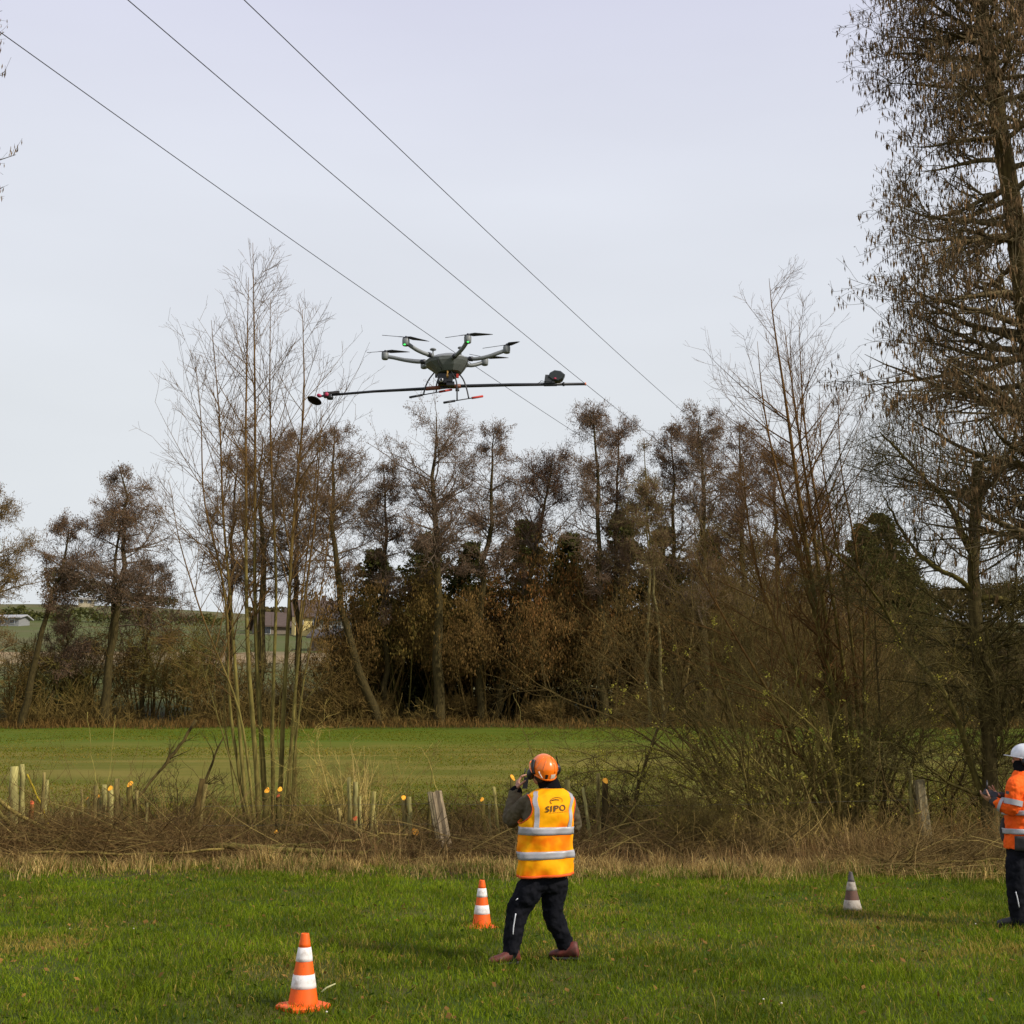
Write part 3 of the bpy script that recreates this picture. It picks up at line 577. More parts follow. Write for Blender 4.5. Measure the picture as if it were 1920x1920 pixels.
# bare multi-stemmed tree (coppice) left of the middle
rng = np.random.RandomState(201); Y = 24.0; b = PW(500, 1575, Y); o0 = (b[0], Y, gz(b[0], Y))
root = thing('coppice_tree', 'tall bare multi stemmed tree with pale mossy stems, left of the drone', 'tree', o0)
big = [([(488, 1572), (480, 1400), (468, 1300), (463, 1200), (461, 1000), (460, 800), (466, 520)], .062, -.1, 0.2),
       ([(504, 1572), (492, 1400), (484, 1280), (478, 1150), (478, 960), (477, 640), (474, 455)], .062, .1, 0.3),
       ([(512, 1572), (512, 1400), (516, 1230), (520, 1120), (510, 900), (506, 740), (507, 560)], .052, .2, 1.0),
       ([(524, 1572), (526, 1400), (537, 1230), (543, 1080), (556, 900), (572, 760), (567, 580)], .062, 0, -.3),
       ([(534, 1570), (545, 1420), (554, 1300), (560, 1220), (570, 1120), (590, 990), (600, 830), (604, 768)], .05, -.1, -.5),
       ([(476, 1574), (455, 1450), (444, 1320), (438, 1200), (432, 1125), (418, 980), (412, 780), (396, 600)], .05, -.2, 0.4),
       ([(470, 1574), (446, 1440), (425, 1300), (428, 1150), (408, 1030), (378, 940), (380, 800), (368, 690)], .042, .2, -.8),
       ([(484, 1574), (468, 1480), (448, 1330), (405, 1230), (375, 1150), (330, 1000), (322, 920)], .036, -.4, -1.2),
       ([(540, 1570), (556, 1470), (556, 1290), (562, 1180), (575, 1050), (592, 900), (602, 770)], .034, .3, 0.4),
       ([(548, 1560), (548, 1440), (570, 1280), (600, 1130), (620, 980), (625, 860)], .03, -.3, -0.6)]
big = [(p, r * .82, q, w_) for p, r, q, w_ in big]
P, R = stems_tree(root, o0, big, rng, Y)
thin = [([(468, 1574), (440, 1540), (400, 1500), (360, 1440)], .018, -.3, -.8), ([(478, 1574), (462, 1520), (430, 1420), (395, 1300), (372, 1230)], .02, -.3, -1),
        ([(540, 1572), (530, 1500), (545, 1400), (562, 1330), (590, 1290)], .016, -.4, -.6), ([(552, 1560), (536, 1500), (528, 1460), (520, 1380), (530, 1240)], .014, 0, .2),
        ([(500, 1572), (494, 1480), (484, 1380), (492, 1250), (488, 1130)], .016, .3, .5), ([(476, 1574), (440, 1500), (432, 1420), (420, 1350), (424, 1200)], .018, .2, .3)]
P2, R2 = stems_tree(root, o0, thin, rng, Y, sides=6, K=22, high=MOSS * 0.9)
side = []
g = Geo(); n1 = [28, 30, 26, 28, 10, 26, 24, 24, 18, 18]
L1 = lambda t, L: np.where(t < .45, 0.7, np.interp(t, [0.4, 0.5, 0.65, 0.85, 1.0], [0.6, 1.7, 2.3, 1.4, 0.4]))
A1, B1 = spawn(P[:, :], R[:, :], n1, 0.36, 0.985, (0.55, 0.85), L1, rng, trop=(0, 0, 0.30), wander=0.06, K=7, rr=0.5, rmin=.005, tip=.0022)
cs = jit(RED * 0.9 + GREYB * 0.1, len(A1), rng, .3); g.tube(A1, B1, 4, col=cs)
A2, B2 = spawn(A1, B1, 6, 0.15, 1.0, (0.45, 0.85), lambda t, L: L * 0.34 * (1.15 - .6 * t) + .1, rng, trop=(0, 0, 0.25), wander=0.1, K=4, rr=0.6, rmin=.0035, tip=.002)
g.tube(A2, B2, 3, col=jit(RED, len(A2), rng, .3))
A3, B3 = spawn(A2, B2, 2, 0.2, 1.0, (0.4, 0.9), lambda t, L: L * 0.3 + .05, rng, trop=(0, 0, 0.2), wander=0.2, K=3, rr=0.7, rmin=.0025, tip=.002)
g.tube(A3, B3, 3, col=jit(RED, len(A3), rng, .3))
A1, B1 = spawn(P2, R2, 5, 0.4, 0.98, (0.3, 0.8), lambda t, L: L * .25, rng, trop=(0, 0, 0.4), wander=0.2, K=5, rr=0.5, rmin=.005, tip=.002)
g.tube(A1, B1, 4, col=jit(MOSS, len(A1), rng, .3))
g.build('crown', M_twig, root, o0, kind='stuff')

# bare multi-stemmed tree right of the middle
rng = np.random.RandomState(202); Y = 26.0; b = PW(1592, 1500, Y); o0 = (b[0], Y, gz(b[0], Y))
root = thing('coppice_tree', 'tall bare multi stemmed tree with dark stems, between the drone and the catkin trees', 'tree', o0)
OL = np.array((0.10, 0.082, 0.035)); RB = np.array((0.13, 0.07, 0.038))
big = [([(1592, 1525), (1560, 1340), (1530, 1150), (1508, 1000), (1486, 850), (1466, 700), (1448, 600), (1442, 522)], .085, 0, 0.4),
       ([(1600, 1525), (1572, 1330), (1545, 1150), (1520, 960), (1500, 830), (1482, 700), (1470, 610)], .07, .2, 0.8),
       ([(1606, 1525), (1566, 1300), (1520, 1120), (1478, 960), (1450, 860), (1430, 760), (1420, 640)], .06, -.3, -0.6),
       ([(1612, 1525), (1590, 1300), (1560, 1120), (1535, 960), (1510, 820), (1502, 720), (1498, 600)], .055, .3, 0.6),
       ([(1580, 1525), (1530, 1360), (1480, 1230), (1430, 1120), (1400, 980), (1392, 850)], .05, -.4, -1.2),
       ([(1618, 1525), (1606, 1300), (1590, 1120), (1560, 980), (1540, 860), (1536, 740)], .045, .4, -0.4),
       ([(1624, 1525), (1618, 1320), (1620, 1160), (1600, 1000), (1574, 880), (1572, 740)], .045, 0, 1.0),
       ([(1570, 1525), (1500, 1400), (1440, 1300), (1380, 1200), (1330, 1110), (1290, 1040)], .045, -.6, -1.6),
       ([(1560, 1530), (1520, 1440), (1510, 1330), (1490, 1200), (1465, 1080), (1440, 1000)], .04, .6, 1.4)]
P, R = stems_tree(root, o0, big, rng, Y, low=OL, high=RB)
g = Geo(); n1 = [36, 32, 30, 32, 30, 30, 30, 26, 24]
L1 = lambda t, L: np.where(t < .45, 0.9, np.interp(t, [0.4, 0.5, 0.65, 0.85, 1.0], [1.2, 2.8, 2.6, 1.5, 0.6]))
A1, B1 = spawn(P, R, n1, 0.22, 0.985, (0.6, 0.95), L1, rng, trop=(0, 0, 0.22), wander=0.06, K=7, rr=0.5, rmin=.005, tip=.0022)
g.tube(A1, B1, 4, col=jit(RB, len(A1), rng, .3))
A2, B2 = spawn(A1, B1, 7, 0.12, 1.0, (0.45, 0.9), lambda t, L: L * 0.34 * (1.15 - .6 * t) + .1, rng, trop=(0, 0, 0.2), wander=0.10, K=4, rr=0.6, rmin=.0035, tip=.002)
g.tube(A2, B2, 3, col=jit(RB, len(A2), rng, .3))
A3, B3 = spawn(A2, B2, 2, 0.2, 1.0, (0.4, 0.9), lambda t, L: L * 0.3 + .05, rng, trop=(0, 0, 0.15), wander=0.15, K=3, rr=0.7, rmin=.0025, tip=.002)
g.tube(A3, B3, 3, col=jit(RB, len(A3), rng, .3))
g.build('crown', M_twig, root, o0, kind='stuff')

# tall alder with catkins at the right edge
def catkin_tree(root, o0, P, R, nl, seed, L1, ang, trop, ncat, nl2=10, nl3=6, cat=(0.17, 0.10, 0.035), bark=(0.135, 0.105, 0.10), t0=0.0, csize=0.095, t3=1.0, flat=0.3):
    rng = np.random.RandomState(seed)
    g = Geo()
    A1, B1 = spawn(P, R, nl, t0, 0.99, ang, L1, rng, trop=trop, wander=0.3, K=9, rr=0.38, rmin=.012, tip=.004, flat=flat)
    g.tube(A1, B1, 6, col=jit(bark, len(A1), rng))
    g.build('limbs', M_bark, root, o0)
    g = Geo()
    A2, B2 = spawn(A1, B1, nl2, 0.12, 1.0, (0.5, 1.1), lambda t, L: L * 0.40 * (1.15 - .55 * t) + .2, rng, trop=(0, 0, 0.12), wander=0.3, K=6, rr=0.5, rmin=.006, tip=.003)
    g.tube(A2, B2, 4, col=jit(bark, len(A2), rng))
    A3, B3 = spawn(A2, B2, nl3, 0.15, t3, (0.4, 1.1), lambda t, L: L * 0.42 + .08, rng, trop=(0, 0, 0.1), wander=0.4, K=4, rr=0.6, rmin=.0035, tip=.0025)
    g.tube(A3, B3, 3, col=jit(bark, len(A3), rng))
    A4, B4 = spawn(A3, B3, 2, 0.3, 1.0, (0.4, 1.0), lambda t, L: L * 0.4 + .05, rng, wander=0.4, K=2, rr=0.7, rmin=.003, tip=.0025)
    g.tube(A4, B4, 3, col=jit(bark, len(A4), rng))
    g.build('crown', M_twig, root, o0, kind='stuff')
    g = Geo(); specks(g, np.concatenate([A3[:, [0, 3]], A4]), ncat, csize, cat, rng, 5.0, True, 0.02, 0.3)
    specks(g, np.concatenate([A3[:, [0, 3]], A4]), ncat // 2, 0.028, (0.06, 0.035, 0.02), rng, 1.3, False, 0.02, 0.3)
    g.build('catkins', M_cat, root, o0, smooth=False, kind='stuff')
rng = np.random.RandomState(203); Y = 20.0
pts = np.array([PW(2085, 1600, Y), PW(2040, 1300, Y), PW(1985, 950, Y), PW(1945, 720, Y), PW(1925, 580, Y), PW(1908, 430, Y), PW(1885, 300, Y), PW(1862, 140, Y), PW(1838, 0, Y), PW(1815, -160, Y), PW(1800, -420, Y)])
pts[0, 2] = -0.1; o0 = (pts[0, 0], Y, 0.0)
root = thing('alder_tree', 'tall alder at the right edge, thick trunk leaning left at the top, hung with catkins', 'tree', o0)
P, R = resample(pts, (0.24, 0.05), 40); P[1:-1] += np.cumsum(rng.randn(38, 3) * .012, 0) * np.linspace(1, 0, 38)[:, None]
Rb = R * (1 + 0.12 * rng.rand(40)); g = Geo(); g.tube(P, Rb, 14, col=jit((0.075, 0.055, 0.036), 40, rng, .3)[None], cap=True); g.build('trunk', M_bark, root, o0)
catkin_tree(root, o0, P[None, 10:], R[None, 10:], 150, 204, lambda t, L: np.interp(t, [0, .15, .35, .5, .7, 1], [2.4, 2.5, 2.4, 1.85, 2.0, 1.3]), (1.1, 1.7), (0, 0, 0.15), 34000, nl2=11, nl3=6, csize=.12, cat=(0.215, 0.13, 0.07))

# catkin branch tips of a tree outside the left edge
Y = 19.0; b = PW(-190, 1500, Y); o0 = (b[0], Y, 0)
root = thing('alder_tree', 'alder beyond the left edge of which only hanging catkin twigs show', 'tree', o0)
P, R = resample([(b[0], Y, -.1), tuple(PW(-185, 900, Y)), tuple(PW(-180, 300, Y)), tuple(PW(-170, -300, Y))], (0.2, 0.04), 20)
g = Geo(); g.tube(P, R, 10, col=(0.10, 0.075, 0.045)); g.build('trunk', M_bark, root, o0)
rng = np.random.RandomState(206); g = Geo(); TW = []
for ex, ey in ((30, 290), (10, 140), (6, 350), (8, 60), (4, 20), (-20, 230), (-30, 100)):
    sp = P[np.argmin(abs(P[:, 2] - PW(0, ey + 60, Y)[2]))]
    Q, q = resample([sp, (sp + PW(ex, ey, Y)) / 2 + np.array([0, .2, .1]), PW(ex, ey, Y)], (0.025, .003), 8); g.tube(Q, q, 5, col=(0.08, 0.06, 0.04))
    A, B = spawn(Q[None], q[None], 12, .5, 1, (.4, 1.1), lambda t, L: 0.3 + 0 * t, rng, K=4, rmin=.003); A = A[A[:, -1, 0] < PW(ex + 14, ey, Y)[0]] ; B = np.tile(np.array([[.003, .003, .0025, .002]]), (len(A), 1))
    g.tube(A, B, 3, col=(0.08, 0.06, 0.04)); TW.append(A[:, [0, 3]])
g.build('crown', M_twig, root, o0, kind='stuff')
g = Geo(); specks(g, np.concatenate(TW), 260, .085, (0.17, 0.10, 0.035), rng, 5, True, .02, .3); g.build('catkins', M_cat, root, o0, smooth=False, kind='stuff')

# thick old forked tree behind the man at the right edge, with broken top
rng = np.random.RandomState(205); Y = 24.0; b = PW(1856, 1540, Y); o0 = (b[0], Y, gz(b[0], Y))
root = thing('willow_tree', 'dark forked tree with a broken off top, directly behind the man at the right edge', 'tree', o0)
specs = [([(1858, 1560), (1852, 1480), (1856, 1400), (1852, 1330), (1838, 1250), (1826, 1180), (1830, 1110), (1820, 1030), (1828, 960), (1836, 900), (1833, 865)], 0.145, 0.085, 'trunk'),
         ([(1850, 1535), (1838, 1490), (1818, 1420), (1800, 1350), (1788, 1320), (1752, 1270), (1700, 1225), (1662, 1145), (1600, 1060), (1545, 1020)], 0.056, 0.010, 'limb'),
         ([(1862, 1400), (1870, 1350), (1866, 1290), (1850, 1240), (1842, 1190)], 0.06, 0.03, 'limb'),
         ([(1822, 1040), (1806, 1010), (1790, 965), (1768, 930), (1735, 900), (1690, 850), (1650, 810)], 0.055, 0.01, 'limb'),
         ([(1828, 1115), (1802, 1090), (1765, 1070), (1725, 1045), (1690, 990), (1655, 930)], 0.05, 0.01, 'limb'),
         ([(1856, 1390), (1880, 1352), (1910, 1330), (1950, 1300), (2010, 1230)], 0.06, 0.015, 'limb'),
         ([(1830, 1130), (1860, 1115), (1900, 1130), (1950, 1120), (2010, 1080)], 0.055, 0.015, 'limb'),
         ([(1836, 925), (1865, 900), (1900, 850), (1950, 780)], 0.05, 0.012, 'limb'),
         ([(1872, 1380), (1886, 1280), (1895, 1200), (1905, 1090), (1915, 960)], 0.03, 0.008, 'limb'),
         ([(1836, 1490), (1800, 1480), (1740, 1440), (1700, 1400), (1640, 1390)], 0.03, 0.006, 'limb'),
         ([(1838, 1500), (1860, 1440), (1895, 1425), (1925, 1440)], 0.035, 0.01, 'limb'),
         ([(1846, 1470), (1862, 1440), (1885, 1380), (1890, 1330)], 0.03, 0.01, 'limb')]
LP, LR = [], []
for px, r0, r1, nm in specs:
    pts = np.array([PW(a, b, Y + 0.1 * i * (1 if nm == 'limb' else 0) * rng.choice([-1, 1])) for i, (a, b) in enumerate(px)])
    if nm == 'trunk': pts[0, 2] = -0.1
    P, R = resample(pts, (r0, r1), 18); P[1:-1] += rng.randn(16, 3) * .012
    g = Geo(); cc = MOSS * .75 if r0 < .08 and px[0][0] < 1852 else DARKB * 1.5
    g.tube(P, R * (1 + .15 * rng.rand(18)), 10, col=cc, cap=True); g.build(nm, M_bark, root, o0)
    LP.append(P); LR.append(R)
LP, LR = np.array(LP), np.array(LR); g = Geo(); bk = (0.085, 0.07, 0.04)
A1, B1 = spawn(LP[1:], LR[1:], 30, 0.2, 1.0, (0.5, 1.2), lambda t, L: 1.2 + 0 * t, rng, trop=(-0.1, 0, 0.35), wander=.3, K=6, rr=.4, rmin=.006, tip=.003)
head = PW(1832, 930, Y); M = 30; a = rng.rand(M) * 2 * math.pi
D = np.stack([np.cos(a) - 0.45, np.sin(a) * .7, 0.0 + rng.rand(M) * 1.4], -1)
H1, H2 = grow(head + rng.randn(M, 3) * .06, D, 1.2 + 2.0 * rng.rand(M), 6, (0, 0, .1), .3, rng, np.full(M, .014), .003)
A1 = np.concatenate([A1, H1]); B1 = np.concatenate([B1, H2])
TRK, TRB = spawn(LP[:1], LR[:1], 60, 0.4, 1, (0.9, 1.6), lambda t, L: 2.1 + 0 * t, rng, trop=(0, 0, .1), wander=.3, K=6, rr=.2, rmin=.01, tip=.003)
A1 = np.concatenate([A1, TRK]); B1 = np.concatenate([B1, TRB])
g.tube(A1, B1, 4, col=jit(bk, len(A1), rng, .3))
A2, B2 = spawn(A1, B1, 9, .12, 1, (.4, 1.1), lambda t, L: L * .33 + .12, rng, trop=(0, 0, .15), wander=.35, K=4, rr=.6, rmin=.004, tip=.0025)
g.tube(A2, B2, 3, col=jit(bk, len(A2), rng, .3))
A3, B3 = spawn(A2, B2, 4, .2, 1, (.4, 1.0), lambda t, L: L * .38 + .05, rng, wander=.35, K=3, rr=.7, rmin=.003, tip=.0025)
g.tube(A3, B3, 3, col=jit(bk, len(A3), rng, .3)); g.build('crown', M_twig, root, o0, kind='stuff')
g = Geo(); specks(g, A3[:, [0, 2]], 2600, .05, (0.16, 0.13, 0.05), rng, 4, True, .02, .3); g.build('catkins', M_cat, root, o0, smooth=False, kind='stuff')
g = Geo(); hd = PW(1822, 925, Y)
rngn = np.random.RandomState(8); n = 260; a = rngn.rand(n) * 6.28; rr = .16 * rngn.rand(n) ** .5
ps = hd + np.stack([np.cos(a) * rr * 1.5, np.sin(a) * rr, rngn.rand(n) * .14 - .05], -1); Dn = np.stack([-np.sin(a), np.cos(a), rngn.randn(n) * .3], -1)
Pn, Rn = grow(ps, Dn, np.full(n, .3), 4, (0, 0, 0), .4, rngn, np.full(n, .004), .003); g.tube(Pn, Rn, 3, col=(0.04, 0.03, 0.02))
tag(g.build('bird_nest', M_twig, None, tuple(hd), kind='stuff'), 'dark bundle of twigs like a nest in the head of the broken topped tree', 'nest')

# ------------------------------------------------------------------ near shrubs and saplings in the hedge line
def near_shrub(label, px, top, Y, half, nst, seed, col, lean=(0, 0), buds=0, budc=(0.50, 0.46, 0.14), dens=1.0, name='shrub', r=0.025, spread=0.35, arch=-.25, tb=.12):
    rng = np.random.RandomState(seed); b = PW(px, 1540, Y); z0 = float(gz(b[0], Y)); H = PW(px, top, Y)[2] - z0; o0 = (b[0], Y, z0)
    root = thing(name, label, 'shrub', o0)
    a = rng.rand(nst) * 6.283; rad = spread * np.sqrt(rng.rand(nst)); pos = np.stack([b[0] + np.cos(a) * rad, Y + np.sin(a) * rad, np.full(nst, z0 - .05)], -1)
    D = np.stack([np.cos(a) * half / H * .8 + lean[0], np.sin(a) * .25 + lean[1], np.ones(nst)], -1) + rng.randn(nst, 3) * .12
    P, R = grow(pos, D, H * (.65 + .55 * rng.rand(nst)), 12, (0, 0, arch), .4, rng, r * (.5 + .9 * rng.rand(nst)), .004)
    g = Geo(); g.tube(P, R, 6, col=jit(col, nst, rng, .3)); g.build('stems', M_bark, root, o0)
    A1, B1 = spawn(P, R, int(12 * dens), tb, 1, (.5, 1.2), lambda t, L: L * .34 * (1.1 - .5 * t), rng, trop=(0, 0, .05), wander=.5, K=7, rr=.5, rmin=.004, tip=.0025)
    A2, B2 = spawn(A1, B1, 6, .12, 1, (.4, 1.2), lambda t, L: L * .42 + .06, rng, wander=.35, K=4, rr=.6, rmin=.003, tip=.002)
    A3, B3 = spawn(A2, B2, 2, .2, 1, (.4, 1.2), lambda t, L: L * .4 + .04, rng, wander=.35, K=3, rr=.7, rmin=.0025, tip=.002)
    g = Geo()
    for A, B, s in ((A1, B1, 4), (A2, B2, 3), (A3, B3, 3)): g.tube(A, B, s, col=jit(col, len(A), rng, .3))
    g.build('crown', M_twig, root, o0, kind='stuff')
    if buds:
        g = Geo()
        n0 = max(6, buds // 4); q = rng.randint(0, len(A3), n0); sub = A3[q][:, [0, 2]]
        specks(g, np.repeat(sub, 1, 0), int(buds * 2.4), .040, budc, rng, 1.6, False, .03, 0); g.build('blossom', M_leafy, root, o0, smooth=False, kind='stuff')
OLB = (0.17, 0.135, 0.07); TAN = (0.19, 0.145, 0.075); DBR = (0.075, 0.055, 0.035)
near_shrub('bushy willow with yellow green buds in front of the meadow, right of the middle', 1440, 1250, 25.5, 3.4, 18, 301, OLB, (-.1, 0), 900, r=.035, spread=1.0, arch=-.9, dens=.75)
near_shrub('budding willow scrub at the foot of the bare tree right of the middle', 1540, 1180, 25, 2.6, 16, 302, OLB, (-.15, 0), 420, r=.04, arch=-.6, dens=.75)
near_shrub('tangled low willow bush with pale yellow catkins arching left over the wire', 1330, 1370, 24.5, 2.6, 12, 303, OLB, (.1, 0), 520, spread=.9, r=.03, arch=-1.1, dens=.75)
near_shrub('tall olive sapling thicket behind the bare tree right of the middle', 1480, 1000, 29, 3.4, 26, 304, (0.15, 0.11, 0.065), (-.2, 0), 0, r=.035, tb=.45, dens=.75)
near_shrub('olive thicket right of the bare tree stems, behind the leaning right hand post', 1640, 1080, 28, 2.8, 22, 305, (0.14, 0.11, 0.06), (0, 0), 220, r=.03, tb=.35)
near_shrub('dense olive brown sapling clump left of the stems right of the middle', 1390, 1050, 30, 3.0, 24, 320, (0.14, 0.10, 0.06), (-.1, 0), 0, r=.035, tb=.48, dens=.75)
near_shrub('dense sapling clump straight behind the stems right of the middle', 1570, 1020, 30, 3.0, 26, 321, (0.135, 0.095, 0.06), (-.05, 0), 0, r=.035, tb=.45, dens=.75)
near_shrub('bare bush left of the dark forked tree', 1740, 1310, 27, 1.6, 14, 306, DBR, (-.1, 0), 120)
near_shrub('bare brown bush behind the back of the man at the right edge', 1905, 1330, 25.5, 1.4, 14, 307, DBR)
near_shrub('thin pale rods standing up from the middle of the hedge', 665, 1375, 24, .55, 22, 308, (0.42, 0.33, 0.17), (0, 0), 0, dens=.35, r=.009, spread=.3)
near_shrub('thin brown bush between the pale rods and the bare tree at left', 600, 1450, 23.5, .8, 12, 309, TAN, dens=.8, r=.01)
near_shrub('small dark bush directly left of the head of the walking man', 930, 1470, 24, .9, 12, 310, DBR, dens=.8, r=.01)
near_shrub('low dark bush between the walking man and the yellow budded willow', 1165, 1430, 25, 1.0, 14, 311, DBR, (-.2, 0), r=.015)
near_shrub('thin bush left of the group of orange cut stubs at left', 120, 1440, 25, 1.0, 10, 312, TAN, dens=.7, r=.01)
near_shrub('low bramble between the left stubs and the bare tree', 330, 1450, 25, 1.3, 14, 313, DBR, (.1, 0), dens=.8, r=.014)
near_shrub('pale thorny bush in front of the stems right of the middle', 1255, 1480, 23.5, .9, 14, 314, TAN, dens=.8, r=.01)
near_shrub('low thorny bush below the cut branch right of the walking man', 1400, 1470, 23.5, 1.1, 16, 315, TAN, dens=.8, r=.01)
near_shrub('rush like pale stalks right of the right hand post', 1800, 1440, 26, .9, 24, 316, (0.22, 0.17, 0.08), dens=.3, r=.01, spread=.8)
near_shrub('pale brown brush behind the cracked post', 850, 1490, 24, .8, 14, 317, TAN, dens=.7, r=.01)
near_shrub('brown brush between the men and the right hand post', 1625, 1520, 24, 1.0, 12, 318, TAN, dens=.5, r=.01)

# single leaning dead branches / saplings standing in the hedge
def branch_thing(name, label, cat, px, r0, r1, Y, dy, seed, col, nside=8, L=0.5, K=14, group=None, sides=7, ground_it=False):
    rng = np.random.RandomState(seed); pts = np.array([PW(a, b, Y + dy * i / (len(px) - 1)) for i, (a, b) in enumerate(px)])
    if ground_it: pts[0, 2] = float(gz(pts[0, 0], pts[0, 1])) - .05
    o0 = tuple(pts[0]); root = thing(name, label, cat, o0, group)
    P, R = resample(pts, (r0, r1), K); P[1:-1] += rng.randn(K - 2, 3) * .01
    g = Geo(); g.tube(P, R, sides, col=jit(col, 1, rng, .15)[0], cap=True); g.build('stem', M_bark, root, o0)
    if nside:
        A, B = spawn(P[None], R[None], nside, .15, 1, (.4, 1.1), lambda t, LL: L + 0 * t, rng, trop=(0, 0, .15), wander=.3, K=6, rr=.5, rmin=.004, tip=.002)
        C, D = spawn(A, B, 5, .2, 1, (.4, 1.0), lambda t, LL: LL * .4, rng, wander=.3, K=4, rr=.6, rmin=.003, tip=.002)
        g = Geo(); g.tube(A, B, 4, col=jit(col, len(A), rng)); g.tube(C, D, 3, col=jit(col, len(C), rng)); g.build('twigs', M_twig, root, o0, kind='stuff')
    return root
branch_thing('sapling', 'dark curved sapling leaning right, between the walking man and the yellow budded willow', 'sapling', [(1175, 1560), (1195, 1480), (1215, 1410), (1235, 1360), (1270, 1300), (1310, 1270)], .05, .008, 25.5, .5, 401, DBR, 10, .9, ground_it=True)
branch_thing('sapling', 'dark leaning pole crossing the meadow left of the bare tree, with a snapped brown end', 'sapling', [(250, 1505), (295, 1450), (330, 1410), (368, 1350)], .024, .03, 24, .4, 402, (0.07, 0.052, 0.03), 8, .6)
branch_thing('sapling', 'second dark leaning pole, directly left of the bare tree', 'sapling', [(345, 1580), (352, 1530), (380, 1480), (400, 1420), (418, 1385)], .05, .012, 24.5, .3, 403, (0.075, 0.058, 0.034), 7, .6, ground_it=True)
branch_thing('sapling', 'thin upright dark sapling between the bare tree right of the middle and the forked tree', 'sapling', [(1662, 1560), (1654, 1450), (1652, 1380), (1644, 1250), (1640, 1150)], .03, .01, 25, 0, 404, DBR, 10, .6, ground_it=True)
branch_thing('fallen_branch', 'thin green curved branch arching up behind the walking man to the right', 'branch', [(1110, 1585), (1150, 1560), (1180, 1530), (1192, 1505), (1236, 1450)], .018, .01, 22.3, 0, 405, MOSS, 3, .3, ground_it=True)
branch_thing('fallen_branch', 'grey cut branch leaning diagonally right of the green curved branch', 'branch', [(1180, 1570), (1150, 1590), (1090, 1572)], .02, .01, 22, 0, 406, TAN, 3, .3)
branch_thing('fallen_branch', 'long pale branch slanting down right over the brush heap at left', 'branch', [(-10, 1495), (30, 1525), (80, 1553), (120, 1572), (165, 1595)], .038, .02, 22.2, -.3, 407, TAN, 3, .4)
branch_thing('fallen_branch', 'yellow mossy branch stump leaning in the left brush heap, top left', 'branch', [(-6, 1520), (18, 1545), (38, 1570)], .04, .03, 22, 0, 408, MOSS, 0)
branch_thing('fallen_branch', 'yellow bent stem right of the grey poles at the left edge', 'branch', [(92, 1550), (80, 1515), (65, 1480), (51, 1452)], .022, .016, 23, 0, 409, (0.34, 0.26, 0.04), 0)
branch_thing('fallen_branch', 'long mossy felled trunk lying under the bare tree', 'log', [(395, 1588), (450, 1586), (520, 1592), (590, 1597), (685, 1600)], .05, .04, 21.3, 0, 410, MOSS, 4, .4)
branch_thing('fallen_branch', 'thinner mossy pole lying just above the long felled trunk', 'log', [(500, 1586), (560, 1584), (615, 1581), (660, 1576)], .026, .02, 21.5, 0, 411, MOSS * .9, 3, .3)
branch_thing('fallen_branch', 'pale bent pole running right from the felled trunk to the stub pair', 'log', [(655, 1580), (690, 1570), (720, 1562), (765, 1565)], .02, .016, 21.6, 0, 412, TAN, 2, .3)
branch_thing('fallen_branch', 'brown pole lying across the front of the brush heap at left', 'log', [(0, 1608), (90, 1594), (200, 1602), (330, 1600), (420, 1592)], .024, .02, 20.9, 0, 413, TAN, 6, .5)
branch_thing('fallen_branch', 'bare twiggy branch lying on the lawn at the left edge', 'branch', [(-60, 1745), (-10, 1728), (30, 1712), (60, 1700), (70, 1680)], .014, .004, 15.2, .2, 414, DBR, 7, .45)
branch_thing('fallen_branch', 'long cut pole lying right of the old grey cone, upper one', 'branch', [(1640, 1632), (1720, 1620), (1800, 1617), (1885, 1612), (1960, 1608)], .022, .014, 19.6, 0, 415, TAN, 6, .6)
branch_thing('fallen_branch', 'long cut pole lying below the upper one, behind the man at right', 'branch', [(1655, 1655), (1740, 1640), (1800, 1636), (1890, 1638)], .018, .012, 18.9, 0, 416, TAN, 6, .6)
branch_thing('fallen_branch', 'thin branch lying in the grass nearest to the man at the right edge', 'branch', [(1800, 1690), (1850, 1685), (1890, 1676), (1960, 1665)], .02, .01, 17.4, 0, 417, (0.15, 0.10, 0.06), 4, .4)
branch_thing('fallen_branch', 'bent cut branch arching above the old grey cone', 'branch', [(1540, 1655), (1590, 1648), (1660, 1632), (1720, 1600), (1690, 1585)], .014, .006, 19.5, 0, 418, TAN, 6, .5)
branch_thing('weed_stalk', 'lone tall bent dry stalk standing above the cracked post', 'stalk', [(838, 1545), (818, 1480), (806, 1430), (792, 1401), (780, 1400)], .007, .003, 22.5, 0, 419, (0.42, 0.33, 0.17), 0)
branch_thing('weed_stalk', 'tall thin stalk leaning left above the orange stub group at left', 'stalk', [(196, 1545), (184, 1480), (172, 1420), (164, 1335)], .008, .003, 23, 0, 420, (0.3, 0.26, 0.13), 0)
branch_thing('weed_stalk', 'tall thin stalk leaning right above the orange stub group at left', 'stalk', [(196, 1520), (203, 1470), (211, 1400), (216, 1340)], .007, .003, 23, 0, 421, (0.3, 0.26, 0.13), 0)
branch_thing('weed_stalk', 'very thin curved stalk rising over the head of the walking man', 'stalk', [(1000, 1420), (985, 1380), (975, 1335), (963, 1300)], .008, .004, 23.5, 0, 422, (0.3, 0.24, 0.13), 0)

